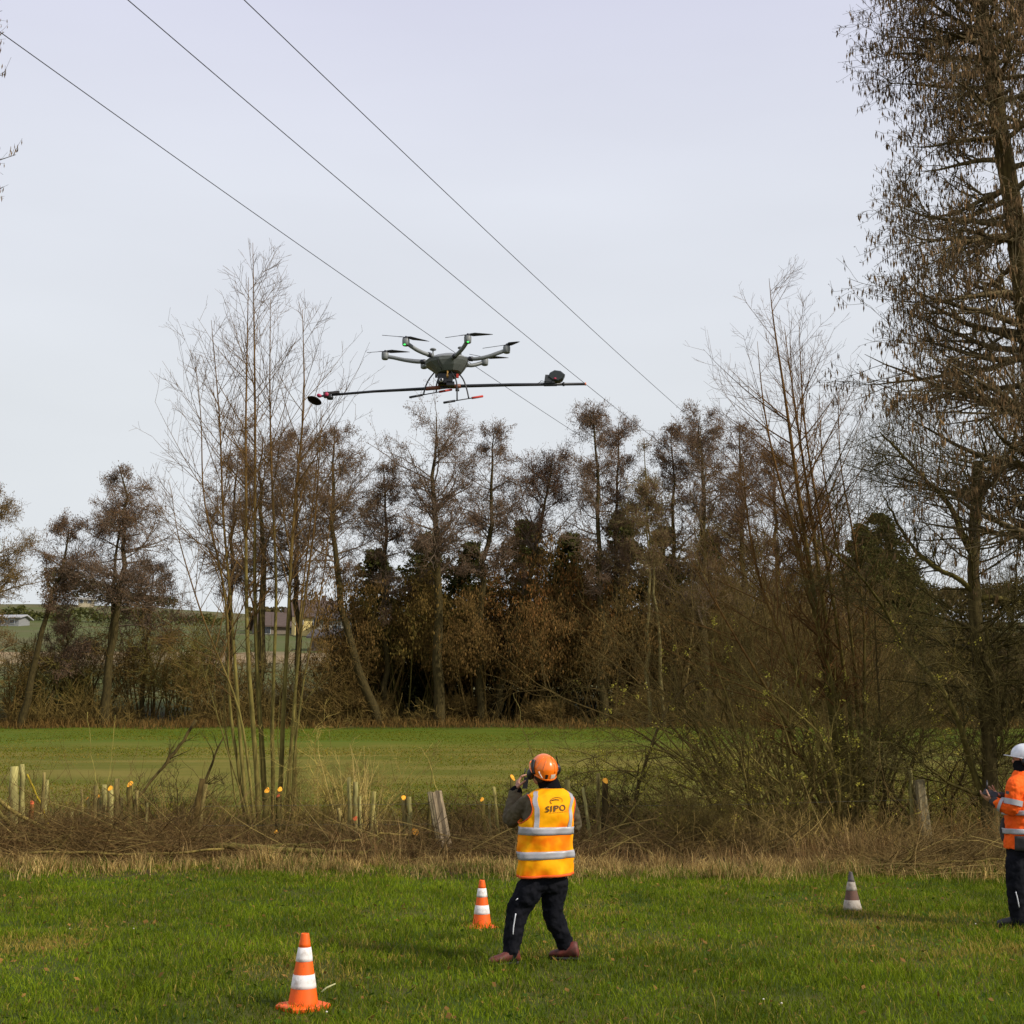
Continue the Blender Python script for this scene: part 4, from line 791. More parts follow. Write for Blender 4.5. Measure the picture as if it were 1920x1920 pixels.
def stalk_clump(label, px, Y, n, seed, L, spread, fan, r=.008, col=(0.50, 0.38, 0.24)):
    rng = np.random.RandomState(seed); b = PW(px, 1560, Y); pos = np.stack([b[0] + rng.randn(n) * spread, Y + rng.randn(n) * .15, np.full(n, 0.0)], -1); root = thing('shoot_clump', label, 'shoots', (b[0], Y, 0))
    P, R = grow(pos, np.c_[rng.randn(n) * fan, rng.randn(n) * .12, np.ones(n)], L * (.5 + .6 * rng.rand(n)), 7, (0, 0, -.1), .14, rng, r * (.5 + .9 * rng.rand(n)), .003)
    A, B = spawn(P, R, 2, .4, 1, (.3, .8), lambda t, LL: LL * .25, rng, wander=.15, K=4, rr=.6, rmin=.003, tip=.002)
    g = Geo(); g.tube(P, R, 5, col=jit(col, n, rng, .35)); g.tube(A, B, 3, col=jit(col, len(A), rng, .3)); g.build('stalks', M_twig, root, (b[0], Y, 0), kind='stuff')
stalk_clump('tall bunch of straw pale shoots rising from the middle stubs of the hedge', 668, 23.2, 30, 901, 1.75, .16, .16, .011)
stalk_clump('pale brown shoots fanning out right of the bare tree', 560, 23.3, 24, 902, 1.1, .3, .35, .007, (0.34, .24, .14))
stalk_clump('loose grey brown shoots above the brush heap at the left edge', 60, 23, 26, 903, 1.1, .6, .35, .007, (0.26, .19, .12))
stalk_clump('brown shoots around the dark leaning stubs left of the bare tree', 370, 23.2, 30, 904, 1.2, .5, .4, .007, (0.26, .18, .11))
stalk_clump('thin grey shoots between the orange topped slim stub and the walking man', 900, 23.2, 22, 905, .9, .3, .35, .007, (0.3, .22, .13))
stalk_clump('upright straw stalks below the yellow budded willow', 1450, 22.6, 60, 906, .7, .8, .3, .006, (0.42, .3, .18))
stalk_clump('upright straw stalks in front of the bare tree right of the middle', 1590, 22.6, 50, 907, .7, .5, .3, .006, (0.42, .3, .18))
stalk_clump('leaning rusty shoots around the foot of the right hand post', 1790, 23.2, 40, 908, .7, .5, .4, .006, (0.3, .17, .1))

# brush heaps: cut twigs lying in heaps
def heap(label, x0, x1, y0, y1, hgt, N, seed, col):
    rng = np.random.RandomState(seed); x = x0 + (x1 - x0) * rng.rand(N); y = y0 + (y1 - y0) * rng.rand(N)
    pr = np.sin(np.pi * np.clip((y - y0) / (y1 - y0), 0.02, .98)) * (0.45 + 0.9 * vnoise(x, y, 1.4, seed)); z = gz(x, y) + .02 + hgt * pr * rng.rand(N) ** .7
    a = rng.randn(N) * .8 + np.where(rng.rand(N) < .5, 0, math.pi); D = np.stack([np.cos(a), np.sin(a) * .8, rng.randn(N) * .4 + .1], -1)
    P, R = grow(np.stack([x, y, z], -1), D, .4 + 1.4 * rng.rand(N) ** 2.5, 5, (0, 0, -.15), .4, rng, .003 + .010 * rng.rand(N) ** 4, .002)
    P[:, :, 2] = np.maximum(P[:, :, 2], gz(P[:, :, 0], P[:, :, 1]) + .01)
    A, B = spawn(P, R, 2, .2, 1, (.3, .9), lambda t, L: L * .35, rng, wander=.3, K=3, rr=.7, rmin=.0025, tip=.002)
    t = rng.rand(N, 1); c = np.asarray(col) * (1 - t) + np.array([.26, .18, .12]) * t * .7
    nb = N // 60; xb = x[:nb]; a = rng.randn(nb) * .5 + np.where(rng.rand(nb) < .5, 0, math.pi)
    Pb, Rb = grow(np.stack([xb, y[:nb], z[:nb] + .05], -1), np.stack([np.cos(a), np.sin(a) * .6, np.abs(rng.randn(nb)) * .35 + .02], -1), .6 + 1.5 * rng.rand(nb), 6, (0, 0, -.1), .2, rng, .008 + .014 * rng.rand(nb) ** 2, .004)
    g = Geo(); g.tube(Pb, Rb, 5, col=jit((.20, .15, .09), nb, rng, .5)); g.tube(P, R, 3, col=c); g.tube(A, B, 3, col=np.repeat(c, 2, 0)); tag(g.build('brush_heap', M_twig, smooth=False), label, 'brush heap', kind='stuff')
heap('wide heap of cut brown twigs in front of the stubs at left', -10.5, -5.0, 20.8, 23.3, .42, 5200, 501, (0.085, 0.046, 0.028))
heap('lower heap of twigs between the bare tree and the walking man', -5.0, 1.5, 21.0, 23.6, .24, 3600, 502, (0.075, 0.043, 0.032))
heap('loose cut twigs and brambles right of the walking man', 1.4, 7.0, 21.8, 25.5, .30, 1600, 503, (0.10, 0.065, 0.038))
heap('flat spread of cut branches in front of the right hand hedge', 5.2, 10.5, 18.9, 22.5, .22, 2000, 504, (0.13, 0.085, 0.05))
# upright small suckers all along the hedge line
rng = np.random.RandomState(505); N = 5000; x = (rng.rand(N) * 2 - 1) * 12.5; y = 22 + rng.rand(N) * 5
P, R = grow(np.stack([x, y, gz(x, y)], -1), np.c_[rng.randn(N, 2) * .35, np.ones(N)], .18 + .75 * rng.rand(N) ** 3, 5, (0, 0, .1), .25, rng, .003 + .006 * rng.rand(N) ** 2, .002)
A, B = spawn(P, R, 3, .2, 1, (.4, 1.1), lambda t, L: L * .35, rng, wander=.3, K=3, rr=.7, rmin=.0025, tip=.002)
c = jit((0.16, 0.11, 0.06), N, rng, .5); g = Geo(); g.tube(P, R, 3, col=c); g.tube(A, B, 3, col=np.repeat(c, 3, 0)); tag(g.build('suckers', M_twig, smooth=False), 'thin young shoots and suckers all along the hedge line', 'shoots', kind='stuff')

# ------------------------------------------------------------------ cut poles: coppice stools
def stool(label, poles, Y, seed):
    """poles: (px_base, py_base, px_top, py_top, width px, cut colour or None, bark)"""
    rng = np.random.RandomState(seed); root = None; pxm = PW(1, 1, Y)
    for bx, by, tx, ty, wpx, cut, col in poles:
        dy = rng.rand() * .5 - .25
        a = PW(bx, by, Y + dy); a[2] = min(a[2], float(gz(a[0], a[1]))) - .03; t = PW(tx, ty, Y + dy + rng.randn() * .05)
        if root is None: o0 = tuple(a); root = thing('coppice_stool', label, 'stump', o0, 'cut stools along the hedge')
        r = wpx / 2 / F * Y * 1.02; ax = nrm(t - a)
        K = 9; P = a[None] + (t - a)[None] * np.linspace(0, 1, K)[:, None]; P[1:-1] += rng.randn(K - 2, 3) * r * .18
        R = r * np.linspace(1.35, 1.0, K) * (1 + .12 * rng.rand(K))
        cn = nrm(np.array([rng.randn() * .3 - .1, -0.72, 0.72]))          # slanting saw cut facing the field
        g = Geo(); S = 10; u = nrm(np.cross(ax, [0, 1, 0.1])); v = np.cross(ax, u)
        Rg = np.array([[P[k] + R[k] * (u * math.cos(q) + v * math.sin(q)) * (1 + .1 * math.sin(3 * q + seed)) for q in np.arange(S) * 2 * math.pi / S] for k in range(K)])
        if cut:
            d = Rg[-1] - P[-1]; Rg[-1] = Rg[-1] - ax * ((d @ cn) / (ax @ cn))[:, None]
        cv = np.asarray(col)[None] * (.35 + .95 * vnoise(np.repeat(np.arange(K), S) * .8 + bx, np.tile(np.arange(S), K) * .6, 1.0, 40))[:, None] * np.repeat(np.linspace(.6, 1.05, K), S)[:, None]
        g.rings(Rg, cap=True, col=cv); s = g.build('stub', M_bark, root, o0)
        if cut:
            c = Rg[-1].mean(0); n = cn; h = Geo(); T = np.array([c + (q - c) * .93 + n * .004 for q in Rg[-1]]); T2 = T - n * .01
            h.rings(np.array([T2, T]), cap=True); co = h.build('cut_face', M_cutwood if cut == 1 else M_cutred, s, o0, smooth=False)
    return root
M_cutred = mat_plain('cut_wood_red', (0.62, 0.12, 0.03), (0.4, 0.07, 0.02), 0.75, 30, 0.3)
M_log = M_oldwood
GP = (0.32, 0.29, 0.20); GP2 = (0.21, 0.17, 0.11)
stool('thick grey poles at the left edge, cut off at waist height', [(28, 1550, 27, 1437, 13, None, GP), (44, 1555, 41, 1433, 8, None, GP), (62, 1555, 60, 1505, 7, 2, (0.2, .09, .05)), (84, 1535, 88, 1462, 6, None, GP), (78, 1535, 83, 1448, 5, None, GP2)], 22.8, 601)
stool('row of slim poles with bright orange cuts, left of the bare tree', [(176, 1570, 164, 1497, 5, 1, GP), (195, 1570, 184, 1493, 8, 1, GP), (181, 1530, 180, 1473, 6, None, GP2), (196, 1525, 196, 1471, 7, None, GP), (211, 1560, 207, 1478, 9, 1, GP), (219, 1560, 220, 1460, 8, None, GP2), (243, 1565, 244, 1470, 10, 1, MOSS), (231, 1560, 227, 1495, 5, None, GP), (137, 1550, 136, 1522, 5, None, GP), (254, 1555, 257, 1482, 5, None, GP2), (274, 1552, 276, 1505, 4, None, GP), (162, 1550, 153, 1480, 4, None, GP2)], 22.7, 602)
stool('two mossy cut stubs with yellow tops in front of the bare tree at left', [(494, 1580, 501, 1482, 10, 1, MOSS * .8), (516, 1580, 525, 1480, 9, 1, MOSS * .7), (522, 1575, 522, 1492, 6, 2, MOSS * .7), (519, 1582, 518, 1560, 7, 1, MOSS * .7)], 22.9, 603)
stool('broken dark and brown stubs directly left of the bare tree', [(352, 1570, 380, 1460, 9, None, (0.13, .09, .05)), (364, 1575, 386, 1470, 8, None, GP2), (375, 1565, 372, 1545, 8, 2, (0.12, .08, .05))], 22.8, 604)
stool('cluster of pale stubs around the thin rods in the middle of the hedge', [(657, 1560, 655, 1458, 6, None, GP), (668, 1562, 667, 1466, 8, None, GP), (692, 1552, 702, 1484, 7, None, (0.32, .28, .17)), (668, 1570, 666, 1535, 8, 2, GP2), (656, 1577, 653, 1550, 6, 2, MOSS * .7), (640, 1560, 634, 1515, 6, None, GP2), (676, 1545, 675, 1493, 5, None, GP), (712, 1545, 702, 1520, 4, None, GP)], 22.7, 605)
stool('pair of tall stubs, the left with an orange cut, left of the cracked post', [(764, 1575, 757, 1496, 8, 1, GP2), (771, 1570, 767, 1494, 7, None, GP)], 22.5, 606)
stool('short thick stump with an orange slanting cut at the foot of the tall pair', [(786, 1605, 779, 1560, 12, 1, (0.17, .12, .06))], 22.1, 607)
stool('slim mossy stub standing close left of the cracked post', [(803, 1590, 806, 1487, 6, None, MOSS)], 22.5, 608)
stool('slim stub with a small orange top between the cracked post and the walking man', [(912, 1580, 904, 1499, 7, 1, MOSS), (922, 1560, 917, 1505, 4, None, GP), (938, 1545, 926, 1475, 5, None, (0.32, .28, .17))], 22.5, 609)
stool('mossy stub with an orange oval top right behind the hand of the walking man', [(962, 1560, 961, 1458, 8, 1, MOSS)], 22.3, 610)
stool('dark stub with an orange slanting top right of the walking man', [(1136, 1560, 1135, 1464, 10, 1, DBR), (1122, 1555, 1122, 1450, 6, None, GP2)], 22.7, 611)
stool('thin bare pole leaning left behind the shoulder of the walking man', [(1112, 1570, 1093, 1476, 5, None, GP), (1066, 1500, 1064, 1462, 9, None, (0.25, .22, .13))], 22.6, 612)
stool('slim mottled stake close left of the leaning post at right', [(1710, 1545, 1706, 1440, 6, None, GP)], 24.0, 613)
# ------------------------------------------------------------------ fence
def split_post(px_b, py_b, px_t, py_t, wpx, Y, parent, o0, seed, col):
    rng = np.random.RandomState(seed); a = PW(px_b, py_b, Y); a[2] = float(gz(a[0], Y)) - .05; t = PW(px_t, py_t, Y); r = wpx / 2 / F * Y
    ax = nrm(t - a); u = nrm(np.array([1, 0, -ax[0] / ax[2]])); v = np.cross(ax, u); K = 9; S = 14
    Rg = []
    for k in range(K):
        s = k / (K - 1); c = a + (t - a) * s; row = []
        for i in range(S):
            q = i * 2 * math.pi / S; rr = r * (1 + .10 * math.sin(5 * q + seed) + .05 * rng.rand())
            if abs(q - math.pi * 1.5) < .25: rr *= .62                   # drying crack facing the field
            row.append(c + rr * (u * math.cos(q) + v * math.sin(q) * .85) * (1.05 - .1 * s) + ax * (rng.randn() * .012 if k == K - 1 else 0))
        Rg.append(row)
    g = Geo(); g.rings(np.array(Rg), col=col); return g.build('post', M_oldwood, parent, o0, smooth=False)
o0 = (PW(835, 1600, 22)[0], 22.0, 0.0)
fence = thing('wire_fence', 'old pasture fence of leaning split wooden posts and a thin wire through the hedge', 'fence', o0)
split_post(842, 1612, 818, 1484, 19, 22.0, fence, o0, 1, (0.31, 0.235, 0.165)); split_post(828, 1600, 805, 1486, 8, 22.25, fence, o0, 2, (0.22, 0.18, 0.12))
split_post(1738, 1540, 1723, 1463, 19, 24.0, fence, o0, 3, (0.27, 0.22, 0.14)); split_post(1730, 1540, 1713, 1464, 9, 24.2, fence, o0, 4, (0.2, 0.165, 0.10))
M_wire = mat_plain('fence_wire', (0.13, 0.13, 0.11), None, 0.5, metal=0.6)
g = Geo(); g.tube(np.array([PW(380, 1512, 21.5), PW(820, 1507, 22), PW(1120, 1512, 22.6), PW(1400, 1508, 23.8), PW(1725, 1499, 24), PW(2060, 1494, 24.5)]), np.full(6, .0022), 5, col=(.3, .3, .3)); g.build('wire', M_wire, fence, o0)
g = Geo(); g.tube(np.array([PW(380, 1548, 21.5), PW(826, 1545, 22)]), np.full(2, .0018), 5); g.build('wire', M_wire, fence, o0)

# ------------------------------------------------------------------ houses on the hill
def wallm(n, c): return mat_plain(n, c, None, 0.85, 3, .2)
M_pane = mat_plain('window_pane', (0.03, 0.035, 0.04), None, 0.15, spec=.6); M_frame = mat_plain('window_frame', (0.6, 0.6, 0.57))
def house(label, px, Y, yaw, W, D, Hw, Hr, wall, roof, wins=(), door=None, chim=True, zoff=0.0, cat='house', name='house'):
    x = PW(px, 1180, Y)[0]; z0 = hz(x, Y) - .3 + zoff; root = thing(name, label, cat, (x, Y, z0))
    root.rotation_euler = (0, 0, yaw); h = Geo(); w, d = W / 2, D / 2
    h.add([[-w, -d, -1.5], [w, -d, -1.5], [w, d, -1.5], [-w, d, -1.5], [-w, -d, Hw], [w, -d, Hw], [w, d, Hw], [-w, d, Hw], [-w, 0, Hw + Hr], [w, 0, Hw + Hr]],
          [np.array([[0, 1, 5, 4], [2, 3, 7, 6], [0, 3, 2, 1]]), np.array([[1, 2, 6, 9, 5], [3, 0, 4, 8, 7]])])
    h.build('wall', wall, root, smooth=False)
    r = Geo(); t = .22; e = .5
    for s in (-1, 1):
        y0, z_ = s * (d + e), Hw - e * Hr / d
        a = np.array([[-w - e, y0, z_ + .05], [w + e, y0, z_ + .05], [w + e, 0, Hw + Hr + .05], [-w - e, 0, Hw + Hr + .05]]); b2 = a + [0, 0, t]
        r.add(np.concatenate([a, b2]), [np.array([[0, 1, 2, 3], [4, 7, 6, 5], [0, 4, 5, 1], [1, 5, 6, 2], [2, 6, 7, 3], [3, 7, 4, 0]])])
    ro = r.build('roof', roof, root, smooth=False)
    if chim: c = Geo(); c.box((w * .4, .2, Hw + Hr + .3), (.7, .7, 1.4)); c.build('chimney', roof, ro, smooth=False)
    for wx, wz, ww, wh in wins:
        f = Geo(); f.box((wx, -d - .03, wz), (ww + .2, .12, wh + .2)); fo = f.build('window', M_frame, root, smooth=False)
        f = Geo(); f.box((wx, -d - .1, wz), (ww, .06, wh)); f.build('pane', M_pane, fo, smooth=False)
    if door: f = Geo(); f.box((door[0], -d - .04, door[2] / 2), (door[1], .12, door[2])); f.build('door', M_pane, root, smooth=False)
    return root
RT = wallm('tile_roof', (0.095, 0.065, 0.05)); RD = wallm('dark_roof', (0.07, 0.06, 0.055)); WY = wallm('yellow_wall', (0.75, 0.58, 0.22)); WW = wallm('white_wall', (0.75, 0.74, 0.70)); WG = wallm('grey_wall', (0.36, 0.34, 0.29)); WB = wallm('shed_wall', (0.12, 0.09, 0.065))
house('yellow walled house with a brown tiled roof, behind the pale bare tree', 590, 196, .25, 6.5, 6, 3.0, 2.4, WY, RT, [(-2.6, 2.2, 1, 1.2), (0, 2.2, 1, 1.2), (2.6, 2.2, 1, 1.2)])
house('house with a dark steep roof left of the yellow house', 520, 205, .35, 7, 7, 2.0, 2.2, wallm('pink_wall', (0.2, 0.16, 0.12)), RT, [(-2.2, 1.2, 1, 1.0), (1.6, 1.2, 1, 1.0)], zoff=-.8)
house('small grey outbuilding with a dark door right of the yellow house', 632, 190, .05, 5.5, 5, 2.6, .8, WG, RD, door=(0.2, 1.2, 1.7), chim=False, cat='shed', name='shed')
house('low brown shed below the grey outbuilding', 634, 150, -.1, 5.0, 5, 1.6, .9, WB, RD, chim=False, cat='shed', name='shed')
house('small pale house on the skyline at left', 159, 335, .2, 3.6, 3.5, 1.9, .5, wallm('cream_wall', (.45, .38, .25)), WG, [(-1.0, 1.6, .8, 1), (1.0, 1.6, .8, 1)], chim=False)
house('long white farm building near the left edge', 14, 225, -.1, 6, 4, 1.4, .5, wallm('pale_wall', (.26, .26, .25)), wallm('grey_roof', (0.4, 0.4, 0.4)), [(-1.8, .8, .8, .6), (0, .8, .8, .6), (1.8, .8, .8, .6)], chim=False, cat='farm building', name='farm_building')

# ------------------------------------------------------------------ overhead wires
M_cable = mat_plain('cable', (0.05, 0.05, 0.055), None, 0.5, metal=0.3)
def wire(label, A, M, B, Ya, Yb, r):
    a, b = PW(A[0], A[1], Ya), PW(B[0], B[1], Yb)
    m1 = PW(M[0], M[1], 1.0) - np.array([0, 0, CAMZ]); k = m1[0]      # x = k*Y along the mid pixel's ray
    # straight in plan: x = a0 + s*(b0-a0), y likewise -> solve for s
    s = (k * a[1] - a[0]) / ((b[0] - a[0]) - k * (b[1] - a[1])); Ym = a[1] + s * (b[1] - a[1]); zm = PW(M[0], M[1], Ym)[2]
    c2 = (zm - (a[2] + s * (b[2] - a[2]))) / (s * (s - 1))
    c2 = float(np.clip(c2, 0.0, 6.0))
    S_ = np.linspace(-0.9, 1.9, 60); P = np.stack([a[0] + S_ * (b[0] - a[0]), a[1] + S_ * (b[1] - a[1]), a[2] + S_ * (b[2] - a[2]) + c2 * S_ * (S_ - 1)], -1)
    g = Geo(); g.tube(P, np.full(60, r), 6, col=(.1, .1, .1)); tag(g.build('overhead_wire', M_cable, None, tuple(P[30])), label, 'wire', 'overhead wires across the sky')
wire('lowest overhead wire, running from the left edge past the drone body', (0, 60), (470, 395), (1080, 812), 30, 74, .013)
wire('middle overhead wire, crossing the sky just above the right end of the boom', (240, 0), (926, 580), (1235, 828), 28, 74, .013)
wire('highest overhead wire, nearest to the right hand trees', (458, 0), (1069, 580), (1290, 780), 28, 74, .013)

# ------------------------------------------------------------------ cones
def cone_mat(name, c, dirt, amt, rough=.45):
    m = newmat(name); g = NT(m); tc = g.n('ShaderNodeTexCoord'); nz = g.n('ShaderNodeTexNoise', {'Vector': (tc, 'Object'), 'Scale': 18.0, 'Detail': 7.0, 'Roughness': .7})
    f = g.n('ShaderNodeMapRange', {0: nz, 1: .62 - amt * .3, 2: .72, 3: 0.0, 4: min(1, .25 + amt)})
    p = g.n('ShaderNodeBsdfPrincipled', {'Base Color': g.n('ShaderNodeMixRGB', {0: f, 1: c4(c), 2: c4(dirt)}), 'Roughness': rough, 'Specular IOR Level': .35}); g.n('ShaderNodeOutputMaterial', {0: p}); return m
CO = cone_mat('cone_orange', (0.90, 0.125, 0.008), (0.35, 0.08, 0.025), .32); CW = cone_mat('cone_white', (0.80, 0.76, 0.72), (0.36, 0.26, 0.19), .48, .6)
CB = cone_mat('cone_faded', (0.15, 0.075, 0.05), (0.07, 0.05, 0.04), .6, .8); CG = cone_mat('cone_tip_grey', (0.12, 0.10, 0.095), (0.06, 0.05, 0.045), .5, .8); CWD = cone_mat('cone_dirty_white', (0.42, 0.37, 0.30), (0.16, 0.12, 0.08), .7, .8)
def cone(label, px, py, H, r0, r1, yaw, mats, bands, base=True, sink=0.0, tilt=0.0):
    Y = CAMZ * CT and 0; ang = math.atan((py - 960) / F) - PITCH; Y = CAMZ / math.tan(ang); x = PW(px, py, Y)[0]
    z = float(gz(x, Y)); root = thing('traffic_cone', label, 'traffic cone', (x, Y, z - sink), 'traffic cones on the lawn'); root.rotation_euler = (tilt, tilt * .6, yaw)
    rad = lambda t: r0 + (r1 - r0) * t
    zb = 0.035
    for k, (t0, t1, mi, nm) in enumerate(bands):
        e = .0025 if nm == 'reflective_band' else 0
        g = Geo(); z0, z1 = zb + t0 * (H - zb), zb + t1 * (H - zb); R0, R1 = rad(t0) + e, rad(t1) + e
        pr = [(R0, z0), (R0 * .75 + R1 * .25, z0 * .75 + z1 * .25), (R0 * .5 + R1 * .5, z0 * .5 + z1 * .5), (R1, z1 - .001)]
        if nm == 'reflective_band': pr = [(R0 - .003, z0 - .001)] + pr + [(R1 - .003, z1)]
        if t1 == 1: pr += [(R1 * .96, z1 + .004), (R1 * .8, z1 + .004), (R1 * .72, z1 - .03)]
        g.lathe(pr, S=28, cap=(t1 == 1)); g.build(nm, mats[mi], root)
    if base:                                        # square foot with cut corners, thick rim and two lugs
        g = Geo(); b = r0 + .055; c = .055; P8 = [(-b + c, -b), (b - c, -b), (b, -b + c), (b, b - c), (b - c, b), (-b + c, b), (-b, b - c), (-b, -b + c)]
        Rg = [[(x * s, y * s, zz) for x, y in P8] for s, zz in ((.96, -.01), (1, 0.0), (1, .022), (.95, .030), (.72, .036))]
        g.rings(np.array(Rg)); g.build('foot', mats[0], root, smooth=False)
BND = [(0, .24, 0, 'cone_body'), (.24, .50, 1, 'reflective_band'), (.50, .655, 0, 'cone_body'), (.655, .83, 1, 'reflective_band'), (.83, 1, 0, 'cone_body')]
BND1 = [(0, .225, 0, 'cone_body'), (.225, .42, 1, 'reflective_band'), (.42, .61, 0, 'cone_body'), (.61, .81, 1, 'reflective_band'), (.81, 1, 0, 'cone_body')]
cone('orange and white cone in the foreground with a smudged lower band', 568, 1894, .50, .105, .029, .75, [CO, CW], BND1)
cone('orange and white cone standing left behind the walking man', 903.5, 1740, .48, .098, .029, .3, [CO, CW], [(0, .26, 0, 'cone_body'), (.26, .455, 1, 'reflective_band'), (.455, .635, 0, 'cone_body'), (.635, .83, 1, 'reflective_band'), (.83, 1, 0, 'cone_body')], sink=.02)
cone('old grey and brown faded cone in the grass at right', 1598.5, 1712, .46, .108, .018, .5, [CB, CWD, CG], [(0, .06, 0, 'cone_body'), (.06, .30, 1, 'reflective_band'), (.30, .54, 0, 'cone_body'), (.54, .76, 1, 'reflective_band'), (.76, 1, 2, 'cone_body')], sink=.035)

# ------------------------------------------------------------------ drone
MG = mat_plain('drone_grey', (0.135, 0.145, 0.135), (0.11, 0.12, 0.112), .42, 8, .0, .45); MGL = mat_plain('drone_light_grey', (0.21, 0.22, 0.215), (0.18, 0.19, 0.185), .45, 8)
MK = mat_plain('carbon_black', (0.02, 0.02, 0.022), None, .4); MKK = mat_plain('blade_black', (0.035, 0.035, 0.038), None, .5); MR = mat_plain('grip_red', (0.55, 0.04, 0.025), None, .55); MP = mat_plain('magenta_plastic', (0.5, 0.04, 0.10), None, .45)
MBZ = mat_plain('brass', (0.5, 0.28, 0.08), None, .35, metal=.8); MRU = mat_plain('copper_clamp', (0.22, 0.07, 0.035), None, .5); MS = mat_plain('lens_ring', (0.6, 0.6, 0.6), None, .3, metal=.7)
MLED = mat_plain('green_led', (0.02, 0.3, 0.04), None, .3, emit=((0.05, 1.0, 0.12), 3.0)); MDB = mat_plain('dark_brown_disc', (0.018, 0.009, 0.005), None, .7, spec=.1)
MORL = mat_plain('orange_end', (0.85, 0.25, 0.12), None, .4)
DY = 16.0; D0 = PW(838, 684, DY); D = lambda px, py, dy=0.0: PW(px, py, DY + dy)
drone = thing('drone', 'grey six rotor drone hovering with a long black boom slung beneath it', 'drone', D0)
def rotM(ax, an): return np.array(Matrix.Rotation(an, 3, ax))
# body hull: faceted bowl, top dome
ux = D(900, 684) - D(838, 684); ux = ux / np.linalg.norm(ux); tilt = np.array(Matrix.Rotation(math.radians(-4), 3, 'Y'))
def hull(levels, S=12, yaw=.3):
    out = []
    for z, rx, ry, cx in levels:
        out.append([tilt @ np.array([cx + rx * math.copysign(abs(math.cos(t)) ** .8, math.cos(t)), ry * math.copysign(abs(math.sin(t)) ** .8, math.sin(t)), z]) + D0 for t in np.arange(S) * 2 * math.pi / S + yaw])
    return np.array(out)
g = Geo(); g.rings(hull([(-.135, .12, .15, .02), (-.125, .155, .19, .02), (-.06, .215, .24, .015), (.0, .275, .27, 0), (.03, .285, .275, 0)])); g.build('lower_shell', MG, drone, D0, smooth=False)
g = Geo(); g.rings(hull([(.033, .283, .273, 0), (.06, .26, .25, 0), (.095, .19, .2, .01), (.12, .11, .13, .02), (.13, .04, .05, .02)], 16)); g.build('upper_shell', MGL, drone, D0)
g = Geo(); g.rings(hull([(-.14, .11, .13, .02), (-.17, .10, .12, .02), (-.175, .09, .1, .02)])); g.build('belly_plate', MK, drone, D0)
g = Geo(); g.tube(np.array([D(820, 672, -.26), D(823, 682, -.25), D(829, 694, -.2)]), np.array([.006, .006, .006]), 5); g.build('seam', MK, drone, D0)
# arms with motors and rotors
arms = [((761, 641), -.42, [(812, 667, -.20), (796, 663, -.27), (779, 655, -.36), (768, 647, -.41)], 'l', [(712, 628), (805, 640)]),
        ((877, 636), -.53, [(848, 671, -.26), (858, 664, -.34), (868, 653, -.44), (875, 642, -.52)], 'r', [(930, 627), (835, 633)]),
        ((950, 655), -.11, [(872, 672, -.06), (890, 674, -.08), (915, 669, -.1), (942, 659, -.11)], 'l', [(905, 653), (972, 641)]),
        ((722, 667), .13, [(805, 678, .03), (783, 679, .06), (757, 675, .1), (732, 669, .13)], 'r', [(770, 660), (688, 661)]),
        ((909, 678), .40, [(868, 683, .2), (882, 686, .28), (896, 683, .36), (904, 680, .40)], 'r', [(957, 671), (880, 664)]),
        ((795, 684), .53, [(820, 682, .2), (812, 686, .3), (803, 686, .42), (797, 685, .52)], 'l', [(752, 671), (830, 684)])]
for (mx_, my_), dy, path, side_, blades_ in arms:
    pts = np.array([D(*p) for p in path] + [D(mx_, my_ + 1.5, dy)]); P, R = resample(pts, (.030, .026), 12); P = P.copy()
    g = Geo(); g.tube(P, np.full(12, .026), 12, cap=True); arm = g.build('arm', MGL if dy < .3 else MG, drone, D0)
    g = Geo(); g.tube(P[1:3], np.full(2, .033), 12, cap=True); g.build('arm_joint', MK, arm, D0)
    mc = D(mx_, my_, dy); g = Geo(); g.lathe([(.036, -.052), (.044, -.044), (.047, -.01), (.047, .025), (.044, .036)], mc, 18); g.build('motor', MGL, arm, D0)
    g = Geo(); g.lathe([(.042, .036), (.044, .048), (.03, .058), (.012, .064), (.012, .075)], mc, 16); g.build('hub', MK, arm, D0)
    if dy < -.3: g = Geo(); g.ellip(mc + np.array([.004 if mx_ > 800 else -.01, -.036, -.045]), (.016, .01, .008), S=8, K=5); g.build('status_light', MLED, arm, D0)
    top = mc + np.array([0, 0, .062])
    d0 = D(*blades_[0], dy) - mc; base_a = math.atan2(0.35, d0[0]) 
    for bi, (bx, by) in enumerate(blades_):
        e = D(bx, by, dy + (.10 if bi == 0 else -.10)); v = e - top; L = max(.20, min(.33, np.linalg.norm(v))); v = v / np.linalg.norm(v); sd_ = nrm(np.cross(v, [0, 0, 1.0]))
        prof = [(.03, .012, .6), (.07, .018, .55), (.25, .034, .45), (.5, .030, .3), (.85, .018, .18), (1, .006, .12)]; Rg = []
        for f, hw, tw in prof:
            c = top + v * L * f; n = np.array([0, 0, 1.0]); aa = sd_ * math.cos(tw) + n * math.sin(tw); bb = np.cross(v, aa)
            Rg.append([c + aa * hw, c + bb * .004, c - aa * hw, c - bb * .003])
        g = Geo(); g.rings(np.array(Rg)); g.build('rotor_blade', MKK, arm, D0)
# antennas
for px, y0, y1, dy in ((812, 671, 656, -.12), (864, 668, 653, .15)):
    a, b = D(px, y0, dy), D(px, y1, dy); g = Geo(); g.tube(np.array([a, b]), np.array([.011, .009]), 8, cap=True); an = g.build('antenna_mast', MGL, drone, D0)
    g = Geo(); g.lathe([(.02, -.01), (.04, -.002), (.042, .008), (.03, .018), (.0, .02)], b, 16); g.build('antenna_cap', MGL, an, D0)
